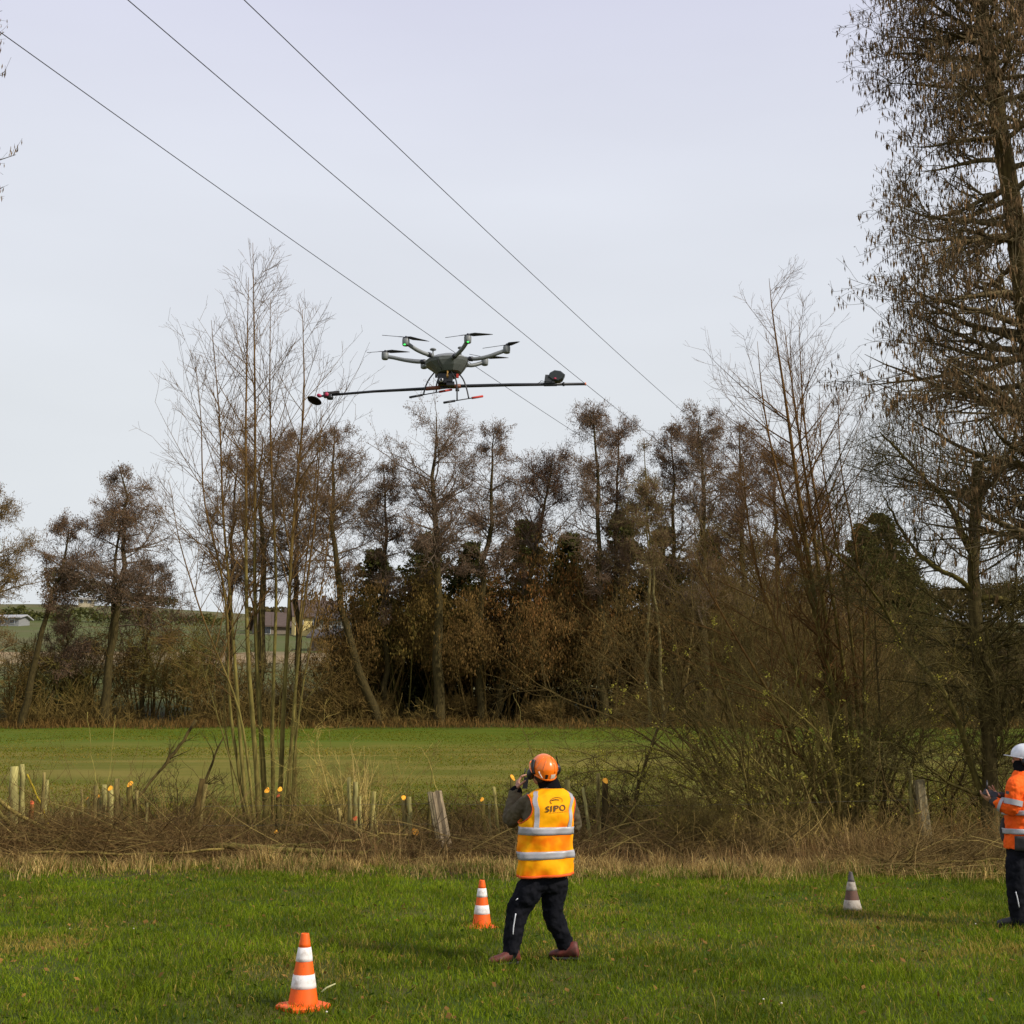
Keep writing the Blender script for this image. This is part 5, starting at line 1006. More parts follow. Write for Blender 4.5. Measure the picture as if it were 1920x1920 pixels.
# landing gear
def bar(nm, pts, r, mat, par, S=8): g = Geo(); P, R = resample(np.array(pts), (r, r), max(2, len(pts) * 3 if len(pts) > 2 else 2)); g.tube(P, np.full(len(P), r), S, cap=True); return g.build(nm, mat, par, D0)
for (x0, y0, x1, y1, dy0, dy1, gl) in ((768, 745, 847, 730.5, -.15, .15, .3), (832, 755, 905, 743, -.35, -.05, .28)):
    a, b = D(x0, y0, dy0), D(x1, y1, dy1); sk = bar('skid', [a, b], .007, MK, drone)
    bar('grip', [a, a + (b - a) * gl], .015, MK, sk, 10); bar('grip', [b - (b - a) * gl, b], .015, MR, sk, 10)
for pts in ([(814, 699, -.05), (804, 711, -.07), (798, 724, -.08), (794, 740, -.05)], [(832, 697, .06), (822, 708, .08), (818, 722, .08), (818, 735.5, .05)],
            [(846, 697, -.2), (856, 712, -.24), (857, 730, -.24), (857, 751, -.24)], [(860, 700, -.1), (869, 711, -.12), (875, 728, -.13), (879, 747, -.16)]):
    bar('landing_leg', [D(*p) for p in pts], .0095, MK, drone)
# camera and boom mount
g = Geo(); c = D(835, 712, -.05); g.box(c, (.19, .16, .12)); g.box(c + [.0, 0, .085], (.13, .1, .06)); g.box(c + [.07, -.02, -.07], (.1, .12, .05)); cm = g.build('camera_gimbal', MK, drone, D0, smooth=False)
g = Geo(); RX = rotM('X', math.pi / 2); lc = D(827.5, 712.5, -.14); g.lathe([(.016, -.02), (.028, 0), (.028, .012), (.018, .014)], lc, 18, RX); g.build('lens_ring', MS, cm, D0)
g = Geo(); g.lathe([(.001, .0), (.017, .0), (.017, .016), (.001, .018)], lc, 14, RX); g.build('lens', MK, cm, D0)
g = Geo(); g.box(D(818, 705, -.1), (.03, .05, .035)); g.box(D(849, 704, -.1), (.03, .05, .035)); g.build('bracket', MK, cm, D0, smooth=False)
g = Geo(); g.lathe([(.008, -.06), (.016, -.03), (.008, 0), (.016, .03), (.007, .05)], D(839, 700, -.16), 10); g.build('brass_fitting', MBZ, cm, D0)
g = Geo(); g.box(D(858, 705, -.1), (.03, .03, .05)); g.build('red_clip', MR, cm, D0, smooth=False)
# boom
bl = [D(622, 740.5), D(700, 734), D(803, 728.5), D(862, 724), D(960, 721.5), D(1098, 720)]
def seg(nm, a, b, r, mat, par, S=12): g = Geo(); g.tube(np.array([a, b]), np.array([r, r]), S, cap=True); return g.build(nm, mat, par, D0)
g = Geo(); g.tube(np.array(bl), np.array([.016, .017, .021, .022, .021, .018]), 14, cap=True); boom = g.build('boom', MK, drone, D0)
seg('boom_sleeve', D(798, 728.8), D(826, 726.6), .027, MRU, boom); seg('boom_sleeve', D(848, 725), D(864, 723.8), .028, MRU, boom)
seg('boom_clamp', D(854, 731), D(861, 731), .02, MK, boom); seg('boom_end', D(1096.5, 720), D(1099, 720), .020, MORL, boom)
seg('boom_ring', D(1055, 720.3), D(1058.5, 720.3), .028, MK, boom); seg('boom_sleeve', D(1020, 721), D(1044, 720.6), .025, MK, boom)
g = Geo(); g.box(D(1028, 710.5), (.10, .09, .09), rotM('Y', .06), taper=.85); g.box(D(1031, 717), (.12, .08, .03)); eb = g.build('battery_box', mat_plain('box_grey', (0.045, 0.048, 0.05), None, .5), boom, D0, smooth=False)
g = Geo(); oc = D(1043, 707, .02); RY = rotM('X', math.pi / 2); hexr = [[(.115 if i % 2 == 0 else .10) * s * math.cos(i * math.pi / 4 + .2), (.078) * s * math.sin(i * math.pi / 4 + .2)] for s in (1,) for i in range(8)]
Rg = [[oc + np.array([x * s, yy, z * s]) for x, z in hexr] for yy, s in ((-.075, .82), (-.06, 1), (.06, 1), (.075, .82))]; g.rings(np.array(Rg)); g.build('tool_box', mat_plain('box_black', (0.03, 0.035, 0.035), None, .35), boom, D0, smooth=False)
g = Geo(); g.ellip(D(1040.5, 709.5, -.075), (.02, .012, .012), S=10, K=5); g.build('red_badge', MP, boom, D0)
for k, pts in enumerate(([(1022, 716), (1014, 713), (1012, 718)], [(1022, 718), (1012, 716), (1007, 720)])): bar('cable', [D(*p, -.02) for p in pts], .003, MK, boom, 5)
# left tool head
g = Geo(); g.box(D(613, 740.5), (.085, .08, .065), rotM('Y', -.05)); g.box(D(626, 736.5), (.14, .05, .03), rotM('Y', -.1)); g.box(D(634, 737.8), (.04, .03, .012), rotM('Y', -.1)); hd = g.build('drive_unit', mat_plain('tool_dark', (0.04, 0.035, 0.033), None, .5), boom, D0, smooth=False)
g = Geo(); g.lathe([(.04, -.03), (.045, 0), (.03, .02)], D(619, 744.5), 12); g.build('gear_case', MK, hd, D0)
g = Geo(); g.lathe([(.001, 0), (.026, 0), (.026, .012), (.001, .014)], D(612.5, 739.5, -.05), 14, RX); g.build('magenta_cap', MP, hd, D0)
seg('tool_shaft', D(598, 743), D(610, 742), .014, MK, boom)
g = Geo(); g.ellip(D(598.5, 741.8, -.02), (.035, .035, .025), rotM('Y', .4), S=12, K=7); g.build('tool_hub', MP, boom, D0)
_v = nrm(np.array([0, 0, CAMZ]) - D(590, 750.5)); _R = np.array([1.0, 0, 0]); _U = nrm(np.cross(_R, -_v)) ; _U = _U if _U[2] > 0 else -_U; _n = nrm(-.52 * _v + .85 * (.42 * _R + .9 * _U)); _a = nrm(np.cross(_n, [0, 1.0, .1])); Rd = np.stack([_a, np.cross(_n, _a), _n], 1); g = Geo(); g.lathe([(.001, -.012), (.09, -.014), (.098, -.006), (.09, .002), (.045, .014), (.02, .03), (.001, .032)], D(590, 750.5), 30, Rd); g.build('disc', MDB, boom, D0)

# ------------------------------------------------------------------ people
def cloth_mat(name, c, c2, rough=.85, bump=.5, sc=9.0, spec=.15, lo=.4, hi=.6):
    m = newmat(name); g = NT(m); tc = g.n('ShaderNodeTexCoord')
    nz = g.n('ShaderNodeTexNoise', {'Vector': (tc, 'Object'), 'Scale': sc, 'Detail': 3.0}); wv = g.n('ShaderNodeTexNoise', {'Vector': (tc, 'Object'), 'Scale': 380.0, 'Detail': 1.0})
    mx = g.n('ShaderNodeMixRGB', {0: g.n('ShaderNodeMapRange', {0: nz, 1: lo, 2: hi}), 1: c4(c), 2: c4(c2)})
    b1 = g.n('ShaderNodeBump', {'Height': nz, 'Strength': bump, 'Distance': .03}); b2 = g.n('ShaderNodeBump', {'Height': wv, 'Strength': .15, 'Distance': .001, 'Normal': b1})
    g.n('ShaderNodeOutputMaterial', {0: g.n('ShaderNodeBsdfPrincipled', {'Base Color': mx, 'Roughness': rough, 'Specular IOR Level': spec, 'Normal': b2})}); return m
K_skin = mat_plain('skin', (0.46, 0.23, 0.14), (0.40, 0.19, 0.12), .55, 25); K_hair = mat_plain('hair', (0.025, 0.016, 0.01), None, .7)
K_olive = cloth_mat('olive_jacket', (0.105, 0.085, 0.05), (0.08, 0.063, 0.038)); K_black = cloth_mat('black_trousers', (0.006, 0.0065, 0.009), (0.010, 0.010, 0.013), spec=.08)
K_vest = cloth_mat('hi_vis_orange_vest', (1.0, 0.21, 0.001), (1.0, 0.42, 0.001), .75, .8, 4.0, lo=.40, hi=.56); K_hv = cloth_mat('hi_vis_orange_jacket', (0.95, 0.135, 0.012), (0.9, 0.11, 0.01), .75, .7, 9.0)
K_trim = mat_plain('orange_trim', (0.9, 0.12, 0.01), None, .7); K_band = mat_plain('reflective_silver', (0.42, 0.41, 0.42), (0.36, 0.35, 0.37), .4, 14, .2, .5); K_ink = mat_plain('print_ink', (0.12, 0.06, 0.01), None, .8)
K_helm = mat_plain('helmet_orange', (0.95, 0.20, 0.008), (0.93, 0.18, 0.008), .28, 5, 0, .5, coat=.3); K_whelm = mat_plain('helmet_white', (0.75, 0.77, 0.80), None, .3, coat=.3); K_blk = mat_plain('black_plastic', (0.015, 0.015, 0.017), None, .4)
K_boot = mat_plain('red_brown_leather', (0.15, 0.028, 0.018), (0.06, 0.02, 0.012), .6, 22, .3); K_sole = mat_plain('rubber_sole', (0.02, 0.018, 0.016), None, .8); K_grey = cloth_mat('dark_grey_cloth', (0.06, 0.055, 0.052), (0.045, 0.042, 0.04)); K_gait = mat_plain('black_fleece', (0.008, 0.008, 0.009), None, .95, spec=.05); K_bb = mat_plain('black_boot', (0.03, 0.028, 0.025), None, .6); K_lab = mat_plain('label_white', (0.72, 0.66, 0.56), None, .5); K_pip = mat_plain('reflective_piping', (0.75, 0.75, 0.78), None, .4)
def soft(o, vox=.009, it=5, wr=0.0, wsc=.06):
    r = o.modifiers.new('union', 'REMESH'); r.mode = 'VOXEL'; r.voxel_size = vox; r.use_smooth_shade = True
    s = o.modifiers.new('smooth', 'SMOOTH'); s.factor = .5; s.iterations = it
    if wr:
        t = bpy.data.textures.new(o.name + '_folds', 'CLOUDS'); t.noise_scale = wsc; t.noise_depth = 2
        d = o.modifiers.new('folds', 'DISPLACE'); d.texture = t; d.strength = wr; d.mid_level = .5
    return o
def limb(g, pts, rad, S=14, flat=None):
    P = np.array(pts); K = max(10, 5 * len(P)); d = np.r_[0, np.cumsum(np.linalg.norm(np.diff(P, axis=0), axis=1))]; t = np.linspace(0, d[-1], K)
    Q = np.stack([np.interp(t, d, P[:, i]) for i in range(3)], 1); R = np.interp(t, d, rad)
    for _ in range(2): Q[1:-1] = .25 * Q[:-2] + .5 * Q[1:-1] + .25 * Q[2:]
    g.tube(Q, R, S, cap=True); g.ellip(Q[0], (R[0],) * 3, S=12, K=7); g.ellip(Q[-1], (R[-1],) * 3, S=12, K=7)
def hand(g, wrist, fwd, palm_n, curl=.9, s=1.0, thumb=1):
    """palm, four bent fingers of different length, thumb from the side of the palm"""
    f = nrm(np.array(fwd, float)); n = np.array(palm_n, float); n = nrm(n - f * (n @ f)); u = np.cross(f, n)
    Rm = np.stack([f, u, n], 1); c = np.array(wrist) + f * .05 * s; g.ellip(c, (.052 * s, .042 * s, .019 * s), Rm, 12, 7)
    for k, (o, L) in enumerate(((.031, .074), (.011, .082), (-.010, .077), (-.030, .062))):
        p = c + f * .042 * s + u * o * s; d = f.copy(); pts = [p - f * .015]; q = p
        for j, (ff, tt) in enumerate(((.45, .5), (.32, .6), (.23, .5))):
            a = curl * tt; d = d * math.cos(a) + n * math.sin(a); d = nrm(d); q = q + d * L * ff * s; pts.append(q)
        limb(g, pts, [.0095 * s, .0092 * s, .0085 * s, .007 * s], 8)
    b = c - f * .025 * s + u * .034 * s * thumb; limb(g, [b, b + (f * .5 + u * .8 * thumb + n * .35) * .032 * s, b + (f * 1.1 + u * .9 * thumb + n * .9) * .05 * s], [.013 * s, .011 * s, .009 * s], 8)
def basis(f, upish=(0, 0, 1)):
    f = nrm(np.array(f, float)); r = nrm(np.cross(f, upish)); u = np.cross(r, f); return f, r, u     # forward, right, up
def head(g, c, f, s=1.0):
    f, r, u = basis(f); Rm = np.stack([f, -r, u], 1)
    g.ellip(c + u * .03, (.095, .074, .10), Rm, 18, 11); g.ellip(c + f * .022 - u * .05, (.062, .055, .062), Rm, 16, 9)         # skull, jaw
    g.ellip(c + f * .095 - u * .015, (.016, .013, .022), Rm, 8, 7); g.ellip(c + f * .082 - u * .052, (.012, .026, .008), Rm, 8, 5); g.ellip(c + f * .075 - u * .085, (.014, .02, .014), Rm, 8, 5)
    for q in (-1, 1): g.ellip(c + r * q * .074 - u * .005, (.018, .008, .03), Rm, 8, 7); g.ellip(c + f * .082 + r * q * .032 + u * .018, (.01, .015, .008), Rm, 8, 5)
def eyes(name, c, f, parent, o0):
    f, r, u = basis(f); g = Geo()
    for q in (-1, 1): g.ellip(c + f * .087 + r * q * .032 + u * .010, (.009, .009, .006), S=8, K=5, col=(.05, .03, .02))
    g.build(name, K_hair, parent, o0)
def boot(root, o0, heel, toe, h, matb, w=.048):
    f, r, u = basis(np.array(toe) - heel, (0, 0, 1)); L = np.linalg.norm(np.array(toe) - heel); Rg = []
    for t, hw, ht in ((0, .028, .07), (.06, .038, h), (.25, .042, h), (.42, .043, h * .72), (.6, .05, .075), (.8, .052, .062), (.93, .042, .05), (1.0, .02, .03)):
        c = np.array(heel) + f * L * t; row = []
        for q in np.arange(12) * math.pi / 6: row.append(c + r * w / .05 * hw * math.cos(q) + u * (.02 + ht / 2 + ht / 2 * math.sin(q)))
        Rg.append(row)
    g = Geo(); g.rings(np.array(Rg)); b = g.build('boot', matb, root, o0)
    g = Geo(); Rg = [[np.array(heel) + f * L * (.5 + .52 * math.cos(q)) + r * .05 * math.sin(q) * (1 if math.cos(q) > 0 else .85) + u * z for q in np.arange(20) * math.pi / 10] for z in (0, .025)]
    g.rings(np.array(Rg)); g.build('sole', K_sole, b, o0)

# --- the walking man
Y = 11.40; W = lambda px, py, dy=0.0: PW(px, py, Y + dy)
o0 = (W(1010, 1808)[0], Y, 0.0)
man = thing('person', 'man in a yellow orange hi-vis vest and orange helmet, seen from behind, mid stride', 'person', o0)
ph = math.radians(18); e1 = np.array([math.cos(ph), math.sin(ph), 0]); nb = np.array([math.sin(ph), -math.cos(ph), 0]); fdir = -nb
TZ = [W(0, p)[2] for p in (1645, 1610, 1575, 1545, 1525, 1508, 1497, 1489, 1483, 1478, 1473)]
TCX = [W(p, q)[0] for p, q in zip((1023, 1022, 1022, 1024, 1026, 1027, 1029, 1030, 1032, 1034, 1035), (1645, 1610, 1575, 1545, 1525, 1508, 1497, 1489, 1483, 1478, 1473))]
TA = [.226, .226, .224, .222, .222, .218, .204, .176, .130, .086, .066]; TB = [.155, .150, .150, .155, .158, .155, .145, .130, .105, .078, .064]
TCY = [0, 0, -.01, -.02, -.02, -.01, 0, .0, .02, .035, .045]
def tors(u, z, e=0.0, TZ=TZ, TCX=TCX, TA=TA, TB=TB, TCY=TCY, Y=Y, e1=e1, nb=nb, wr=1.0):
    u = np.asarray(u, float); z = np.asarray(z, float)
    a = np.interp(z, TZ, TA) + e; b = np.interp(z, TZ, TB) + e; cx = np.interp(z, TZ, TCX); cy = Y + np.interp(z, TZ, TCY)
    su = np.sign(np.sin(u)) * np.abs(np.sin(u)) ** .85; cu = np.sign(np.cos(u)) * np.abs(np.cos(u)) ** .85
    low = np.clip((TZ[5] - z) / (TZ[5] - TZ[0]), 0, 1); f = wr * .009 * low * (np.sin(5 * u + 9 * z) + .8 * np.sin(9 * u - 17 * z + 1)) + wr * .005 * np.sin(26 * z + 3 * u) + wr * .003 * np.sin(47 * z - 8 * u)
    C = np.stack([cx, cy, z], -1); return C + e1 * (su * (a + f))[..., None] + nb * (cu * (b + f))[..., None]
def patchgrid(g, u0, u1, z0, z1, nu, nz_, e, cut=None, th=.004, tf=tors, zf=None):
    U, Zz = np.meshgrid(np.linspace(u0, u1, nu + 1), np.linspace(z0, z1, nz_ + 1)); 
    if zf is not None: Zz = zf(U, Zz)
    V = tf(U, Zz, e); Vi = tf(U, Zz, e - th); n = (nu + 1) * (nz_ + 1); id_ = np.arange(n).reshape(nz_ + 1, nu + 1); q = []
    keep = np.ones((nz_, nu), bool)
    if cut is not None: keep = ~cut((U[:-1, :-1] + U[1:, 1:]) / 2, (Zz[:-1, :-1] + Zz[1:, 1:]) / 2)
    for i in range(nz_):
        for j in range(nu):
            if not keep[i, j]: continue
            a, b, c, d = id_[i, j], id_[i, j + 1], id_[i + 1, j + 1], id_[i + 1, j]; q += [[a, b, c, d], [a + n, d + n, c + n, b + n]]
            for (x, y, ii, jj) in ((a, b, i - 1, j), (b, c, i, j + 1), (c, d, i + 1, j), (d, a, i, j - 1)):
                if ii < 0 or jj < 0 or ii >= nz_ or jj >= nu or not keep[ii, jj]: q.append([x, x + n, y + n, y])
    g.add(np.concatenate([V.reshape(-1, 3), Vi.reshape(-1, 3)]), [np.array(q)])
zz = lambda py: W(0, py)[2]
# body (one continuous surface): head, neck, trunk, arms, hands, legs
HC = W(1016, 1450, .05); HF = (-.60, .74, .32)
g = Geo(); head(g, HC, HF); limb(g, [HC - np.array([0, -.01, .04]), W(1032, 1478, .04)], [.058, .062])
Rg = np.array([tors(np.arange(20) * math.pi / 10, np.full(20, z), -.035, wr=0) for z in np.linspace(TZ[0], TZ[-2], 12)]); g.rings(Rg)
LS, LE, LW_ = W(993, 1505, -.02), W(957, 1537, .16), W(967, 1486, .26)
RS, RE, RW_ = W(1064, 1505, .06), W(1079, 1549, .12), W(1030, 1520, .36)
limb(g, [LS, LE, LW_], [.05, .042, .03]); limb(g, [RS, RE, RW_], [.05, .042, .03])
hL = W(971, 1480, .26); hand(g, LW_ + (hL - LW_) * .4, np.array([.09, .12, .55]), np.array([.9, .1, -.2]), 1.1, 1.12, -1)
hand(g, RW_, (-.4, .3, .8), (.2, .9, .2), .9, 1.0, 1)
KL, AL, KR, AR = W(972, 1702, -.04), W(958, 1785, -.06), W(1036, 1715, .06), W(1064, 1780, .14)
HL, HR = W(1003, 1652, -.03), W(1042, 1652, .06)
limb(g, [HL, KL, AL], [.085, .055, .04]); limb(g, [HR, KR, AR], [.085, .055, .04])
soft(g.build('body', K_skin, man, o0), .0075, 3); eyes('eyes', HC, HF, man, o0)
f, r, u = basis(HF); Rm = np.stack([f, -r, u], 1); g = Geo(); g.ellip(HC - f * .02 + u * .01, (.092, .084, .098), Rm, 18, 9); g.build('hair', K_hair, man, o0)
g = Geo(); limb(g, [W(1024, 1462, .06), W(1030, 1472, .05), W(1034, 1483, .05)], [.088, .092, .098]); soft(g.build('neck_gaiter', K_gait, man, o0), .01, 4, .01)
# jacket under the vest
g = Geo(); Rg = np.array([tors(np.arange(24) * math.pi / 12, np.full(24, z), -.012, wr=0) for z in np.linspace(TZ[1], TZ[-1], 14)]); g.rings(Rg)
limb(g, [W(1003, 1502, -.02), LS, (LS + LE) / 2, LE, (LE * .5 + LW_ * .5), LW_], [.084, .088, .082, .080, .070, .058])
limb(g, [W(1056, 1502, .05), RS, (RS + RE) / 2, RE, (RE * .5 + RW_ * .5), RW_], [.08, .08, .072, .068, .058, .050])
soft(g.build('jacket', K_olive, man, o0), .010, 4, .030, .045)
g = Geo(); limb(g, [LW_, LW_ + (hL - LW_) * .25], [.060, .056]); soft(g.build('cuff', K_gait, man, o0), .008, 3)
# vest
zh = lambda U, Zz: Zz + .012 * np.sin(U) * np.clip((zz(1560) - Zz) / .3, 0, 1)
def cutarm(U, Z_):
    ul = (U + math.pi) % (2 * math.pi) - math.pi
    L = ((ul + 1.62) / .80) ** 2 + ((Z_ - zz(1516)) / .118) ** 2 < 1; R_ = ((ul - 1.75) / .62) ** 2 + ((Z_ - zz(1518)) / .118) ** 2 < 1
    return L | R_
g = Geo(); patchgrid(g, -math.pi, math.pi, zz(1639), TZ[-2], 96, 60, .016, cutarm, zf=zh); vest = g.build('vest', K_vest, man, o0)
for mod in (vest,): s = mod.modifiers.new('s', 'SMOOTH'); s.iterations = 2
for a, b in ((1563.5, 1549), (1608.5, 1594)):
    g = Geo(); patchgrid(g, -math.pi, math.pi, zz(a), zz(b), 90, 3, .021, zf=zh); g.build('reflective_band', K_band, vest, o0)
g = Geo(); patchgrid(g, -math.pi, math.pi, zz(1642), zz(1637.5), 90, 2, .019, zf=zh); g.build('hem', K_trim, vest, o0)
def strip(uf, z0, z1, w, n=24, e=.0215):
    V = []; 
    for z in np.linspace(z0, z1, n):
        a = float(np.interp(z, TZ, TA)); uc = uf(z); du = w / 2 / max(a, .1); V.append([tors(uc - du, z, e), tors(uc + du, z, e), tors(uc + du, z, e - .004), tors(uc - du, z, e - .004)])
    g = Geo(); g.rings(np.array(V)); g.build('reflective_band', K_band, vest, o0, smooth=False)
zt = TZ[-3]
for sgn in (-1, 1):
    strip(lambda z: sgn * np.interp(z, [zz(1549), zz(1515), zz(1490), zt], [.55 + (.0 if sgn < 0 else .12), .60 + (.0 if sgn < 0 else .1), .86, 1.25]), zz(1550), zt, .046)
# armhole trim
for uc, du, py_, dz in ((-1.62, .80, 1516, .118), (1.75, .62, 1518, .118)):
    P = np.array([tors(uc + du * math.cos(t), zz(py_) + dz * math.sin(t), .018) for t in np.linspace(0, 2 * math.pi, 41)]); g = Geo(); g.tube(P, np.full(41, .005), 6); g.build('armhole_trim', K_trim, vest, o0)
# print on the back: curved emblem and the four letters
def on_back(x, z, e=.0225): return tors(np.arcsin(np.clip(x / .225, -1, 1)), z, e)
def text_on(s_, cx, cz, h, parent, mat):
    cu = bpy.data.curves.new('letters', 'FONT'); cu.body = s_; cu.align_x = 'CENTER'; cu.align_y = 'CENTER'; cu.size = h * 1.42; cu.space_character = 1.08; cu.offset = .0015; cu.resolution_u = 3
    ob = bpy.data.objects.new('letters_tmp', cu); COL.objects.link(ob); dg = bpy.context.evaluated_depsgraph_get(); me = bpy.data.meshes.new_from_object(ob.evaluated_get(dg)); bpy.data.objects.remove(ob)
    for v in me.vertices:
        p = on_back(cx + v.co.x, cz + v.co.y + v.co.x * .10); v.co = Vector(p - np.array(o0))
    me.materials.clear(); me.materials.append(mat); o = bpy.data.objects.new('print', me); COL.objects.link(o); o.parent = parent; return o
LX = .012
text_on('SIPO', LX, zz(1514.5), .048, vest, K_ink)
g = Geo(); P = np.array([on_back(LX + .002 + .045 * math.cos(t), zz(1500.5) + .030 * math.sin(t)) for t in np.linspace(-.35, 3.9, 26)]); g.tube(P, np.full(26, .0022) * np.linspace(.6, 1.3, 26), 5)
P = np.array([on_back(LX - .032 + .05 * t, zz(1500.5) + .006 + .006 * math.sin(3 * t)) for t in np.linspace(0, 1, 8)]); g.tube(P, np.linspace(.0055, .002, 8), 5)
P = np.array([on_back(LX - .005 + .08 * t, zz(1521.5) + .008 * t) for t in np.linspace(-.5, 1, 8)]); g.tube(P, np.full(8, .0013), 4); g.build('emblem', K_ink, vest, o0)
# helmet
def helmet(root, o0, C, Fd, mat, peak=True, vents=True, s=1.0, long=.14):
    f, r, u = basis(Fd); S_ = 36; Rg = []
    for lat in np.linspace(-.42, 1.5, 20):
        row = []
        for k in range(S_):
            q = k * 2 * math.pi / S_; back = .5 - .5 * math.cos(q)              # 0 front, 1 back
            la = lat if lat > .25 else .25 + (lat - .25) * (.45 + .55 * back)
            rid = 1 + .02 * math.exp(-(math.sin(q) / .3) ** 2) * (lat > .2)
            x, y, z = long * math.cos(la) * math.cos(q) * rid, .116 * math.cos(la) * math.sin(q), .135 * math.sin(la)
            row.append(C + s * (f * x - r * y + u * z))
        Rg.append(row)
    g = Geo(); g.rings(np.array(Rg)); hm = g.build('helmet', mat, root, o0)
    g = Geo(); Rg = []
    for (dl, sc_) in ((-.44, 1.0), (-.40, 1.06), (-.34, 1.07), (-.28, 1.01)):
        row = []
        for k in range(S_):
            q = k * 2 * math.pi / S_; back = .5 - .5 * math.cos(q); la = .25 + (dl - .25) * (.45 + .55 * back); pk = 1 + (.42 * max(0, math.cos(q)) ** 3 if peak else .05)
            row.append(C + s * sc_ * (f * long * math.cos(la) * math.cos(q) * pk - r * .116 * math.cos(la) * math.sin(q) + u * .135 * math.sin(la) * (1 / sc_)))
        Rg.append(row)
    g.rings(np.array(Rg), cap=False); g.build('brim', mat, hm, o0)
    return hm, f, r, u
HCn = W(1019.5, 1442, .0); hm, f, r, u = helmet(man, o0, HCn, (-.42, .80, .38), K_helm, s=.98)
def onh(q, la, e=1.0, C=HCn, s=.98, long=.14): return C + s * e * (f * long * math.cos(la) * math.cos(q) - r * .116 * math.cos(la) * math.sin(q) + u * .135 * math.sin(la))
def hpatch(nm, q0, q1, l0, l1, mat, e=1.025, n=5):
    g = Geo(); A = [[onh(q0 + (q1 - q0) * i / n, l0 + (l1 - l0) * j / n, e) for i in range(n + 1)] for j in range(n + 1)]; V = np.array(A).reshape(-1, 3); Vi = HCn + (V - HCn) * .985; m_ = (n + 1) ** 2; q = []
    for j in range(n):
        for i in range(n): a = j * (n + 1) + i; q += [[a, a + 1, a + n + 2, a + n + 1]]
    g.add(np.concatenate([V, Vi]), [np.array(q), np.array(q)[:, ::-1] + m_]); g.build(nm, mat, hm, o0)
PIq = math.pi
hpatch('reflective_label', PIq + .02, PIq + .45, -.22, .06, K_lab); hpatch('vent', PIq - .42, PIq - .22, -.28, .02, K_blk); hpatch('vent', PIq + .9, PIq + 1.05, -.25, .1, K_blk)
for qa, qb in ((PIq - .95, PIq - .62), (PIq + 1.15, PIq + 1.35)):
    g = Geo(); P = np.array([onh(qa + (qb - qa) * t, .10 - .36 * t, 1.03) for t in np.linspace(0, 1, 8)]); g.tube(P, np.full(8, .006), 6, cap=True); g.build('side_strip', K_lab, hm, o0)
for q in (PIq - .5, PIq + .5, PIq - 1.1, PIq + 1.1):
    g = Geo(); P = np.array([onh(q + .15 * (t - 1), .15 + 1.1 * t, 1.01) for t in np.linspace(0, 1, 10)]); g.tube(P, np.linspace(.006, .003, 10), 6, cap=True); g.build('ridge', K_helm, hm, o0)
for px, py, dy, s_ in ((995.5, 1451, .06, 1.0), (1043.5, 1443, .10, .8)):
    g = Geo(); c = W(px, py, dy); sg = -1 if px < 1020 else 1; Rr = np.stack([nrm(np.cross(u, -r * sg)), u, r * sg], 1); g.lathe([(.02, -.028), (.042, -.02), (.05, .0), (.046, .018), (.03, .03), (.001, .032)], c, 18, Rr @ np.diag([.8, 1.1, 1])); em = g.build('ear_defender', K_blk, hm, o0)
    g = Geo(); g.tube(np.array([c + u * .05, c + u * .09 - r * sg * .012, c + u * .12 - r * sg * .03]), np.array([.006, .006, .006]), 6); g.build('holder', K_blk, em, o0)
g = Geo(); P = np.array([onh(PIq - 1.75 + .5 * t, .55 - .75 * t, 1.06) for t in np.linspace(0, 1, 9)]); g.tube(P, np.linspace(.02, .012, 9), 8, cap=True); g.build('visor_bracket', K_blk, hm, o0)
# trousers
g = Geo(); Rg = np.array([tors(np.arange(20) * math.pi / 10, np.full(20, z), e_, wr=0) for z, e_ in ((TZ[0] - .13, -.07), (TZ[0] - .05, -.035), (TZ[0] + .06, -.03), (TZ[1], -.04))]); g.rings(Rg)
limb(g, [HL, W(990, 1674, -.05), KL, W(963, 1745, -.06), W(957, 1792, -.06)], [.118, .118, .098, .080, .072]); limb(g, [HR, W(1038, 1680, .07), KR, W(1052, 1750, .11), W(1063, 1778, .14)], [.112, .104, .088, .080, .068])
soft(g.build('trousers', K_black, man, o0), .010, 4, .036, .06)
g = Geo(); P = np.array([W(967, 1713, -.165), W(965, 1725, -.165), W(962.5, 1738, -.16), W(962, 1752, -.16)]); Pq, _ = resample(P, (.005, .005), 8); g.tube(Pq, np.full(8, .0055), 6, cap=True); g.build('piping', K_pip, man, o0)
g = Geo(); g.tube(np.array([W(967, 1688, -.18), W(971, 1684.5, -.18)]), np.full(2, .004), 6, cap=True); g.build('piping', K_pip, man, o0)
def gp(px, py, dz=0.0, lift=0.0): p = PW(px, py, 1); a = math.atan((py - 960) / F) - PITCH; Yq = CAMZ / math.tan(a); q = PW(px, py, Yq); q[2] = float(gz(q[0], q[1])) + lift; return q
boot(man, o0, gp(974, 1811), gp(916, 1815), .135, K_boot); boot(man, o0, gp(1085, 1806), gp(1030, 1803), .135, K_boot)
g = Geo(); limb(g, [W(1063, 1776, .14), W(1068, 1790, .14)], [.066, .058]); soft(g.build('sock', K_grey, man, o0), .01, 3)
# hand held radio at the face
rc = W(985.5, 1468, .33); rd = thing('radio', 'small black hand held radio the walking man holds up to his face', 'radio', rc)
g = Geo(); Rr = rotM('Y', .15); g.box(rc, (.045, .035, .10), Rr, taper=.92); g.build('radio_body', K_blk, rd, rc, smooth=False); g = Geo(); g.tube(np.array([rc + [-.012, 0, .06], rc + [.0, .0, .13]]), np.array([.006, .004]), 8, cap=True); g.build('antenna', K_blk, rd, rc)

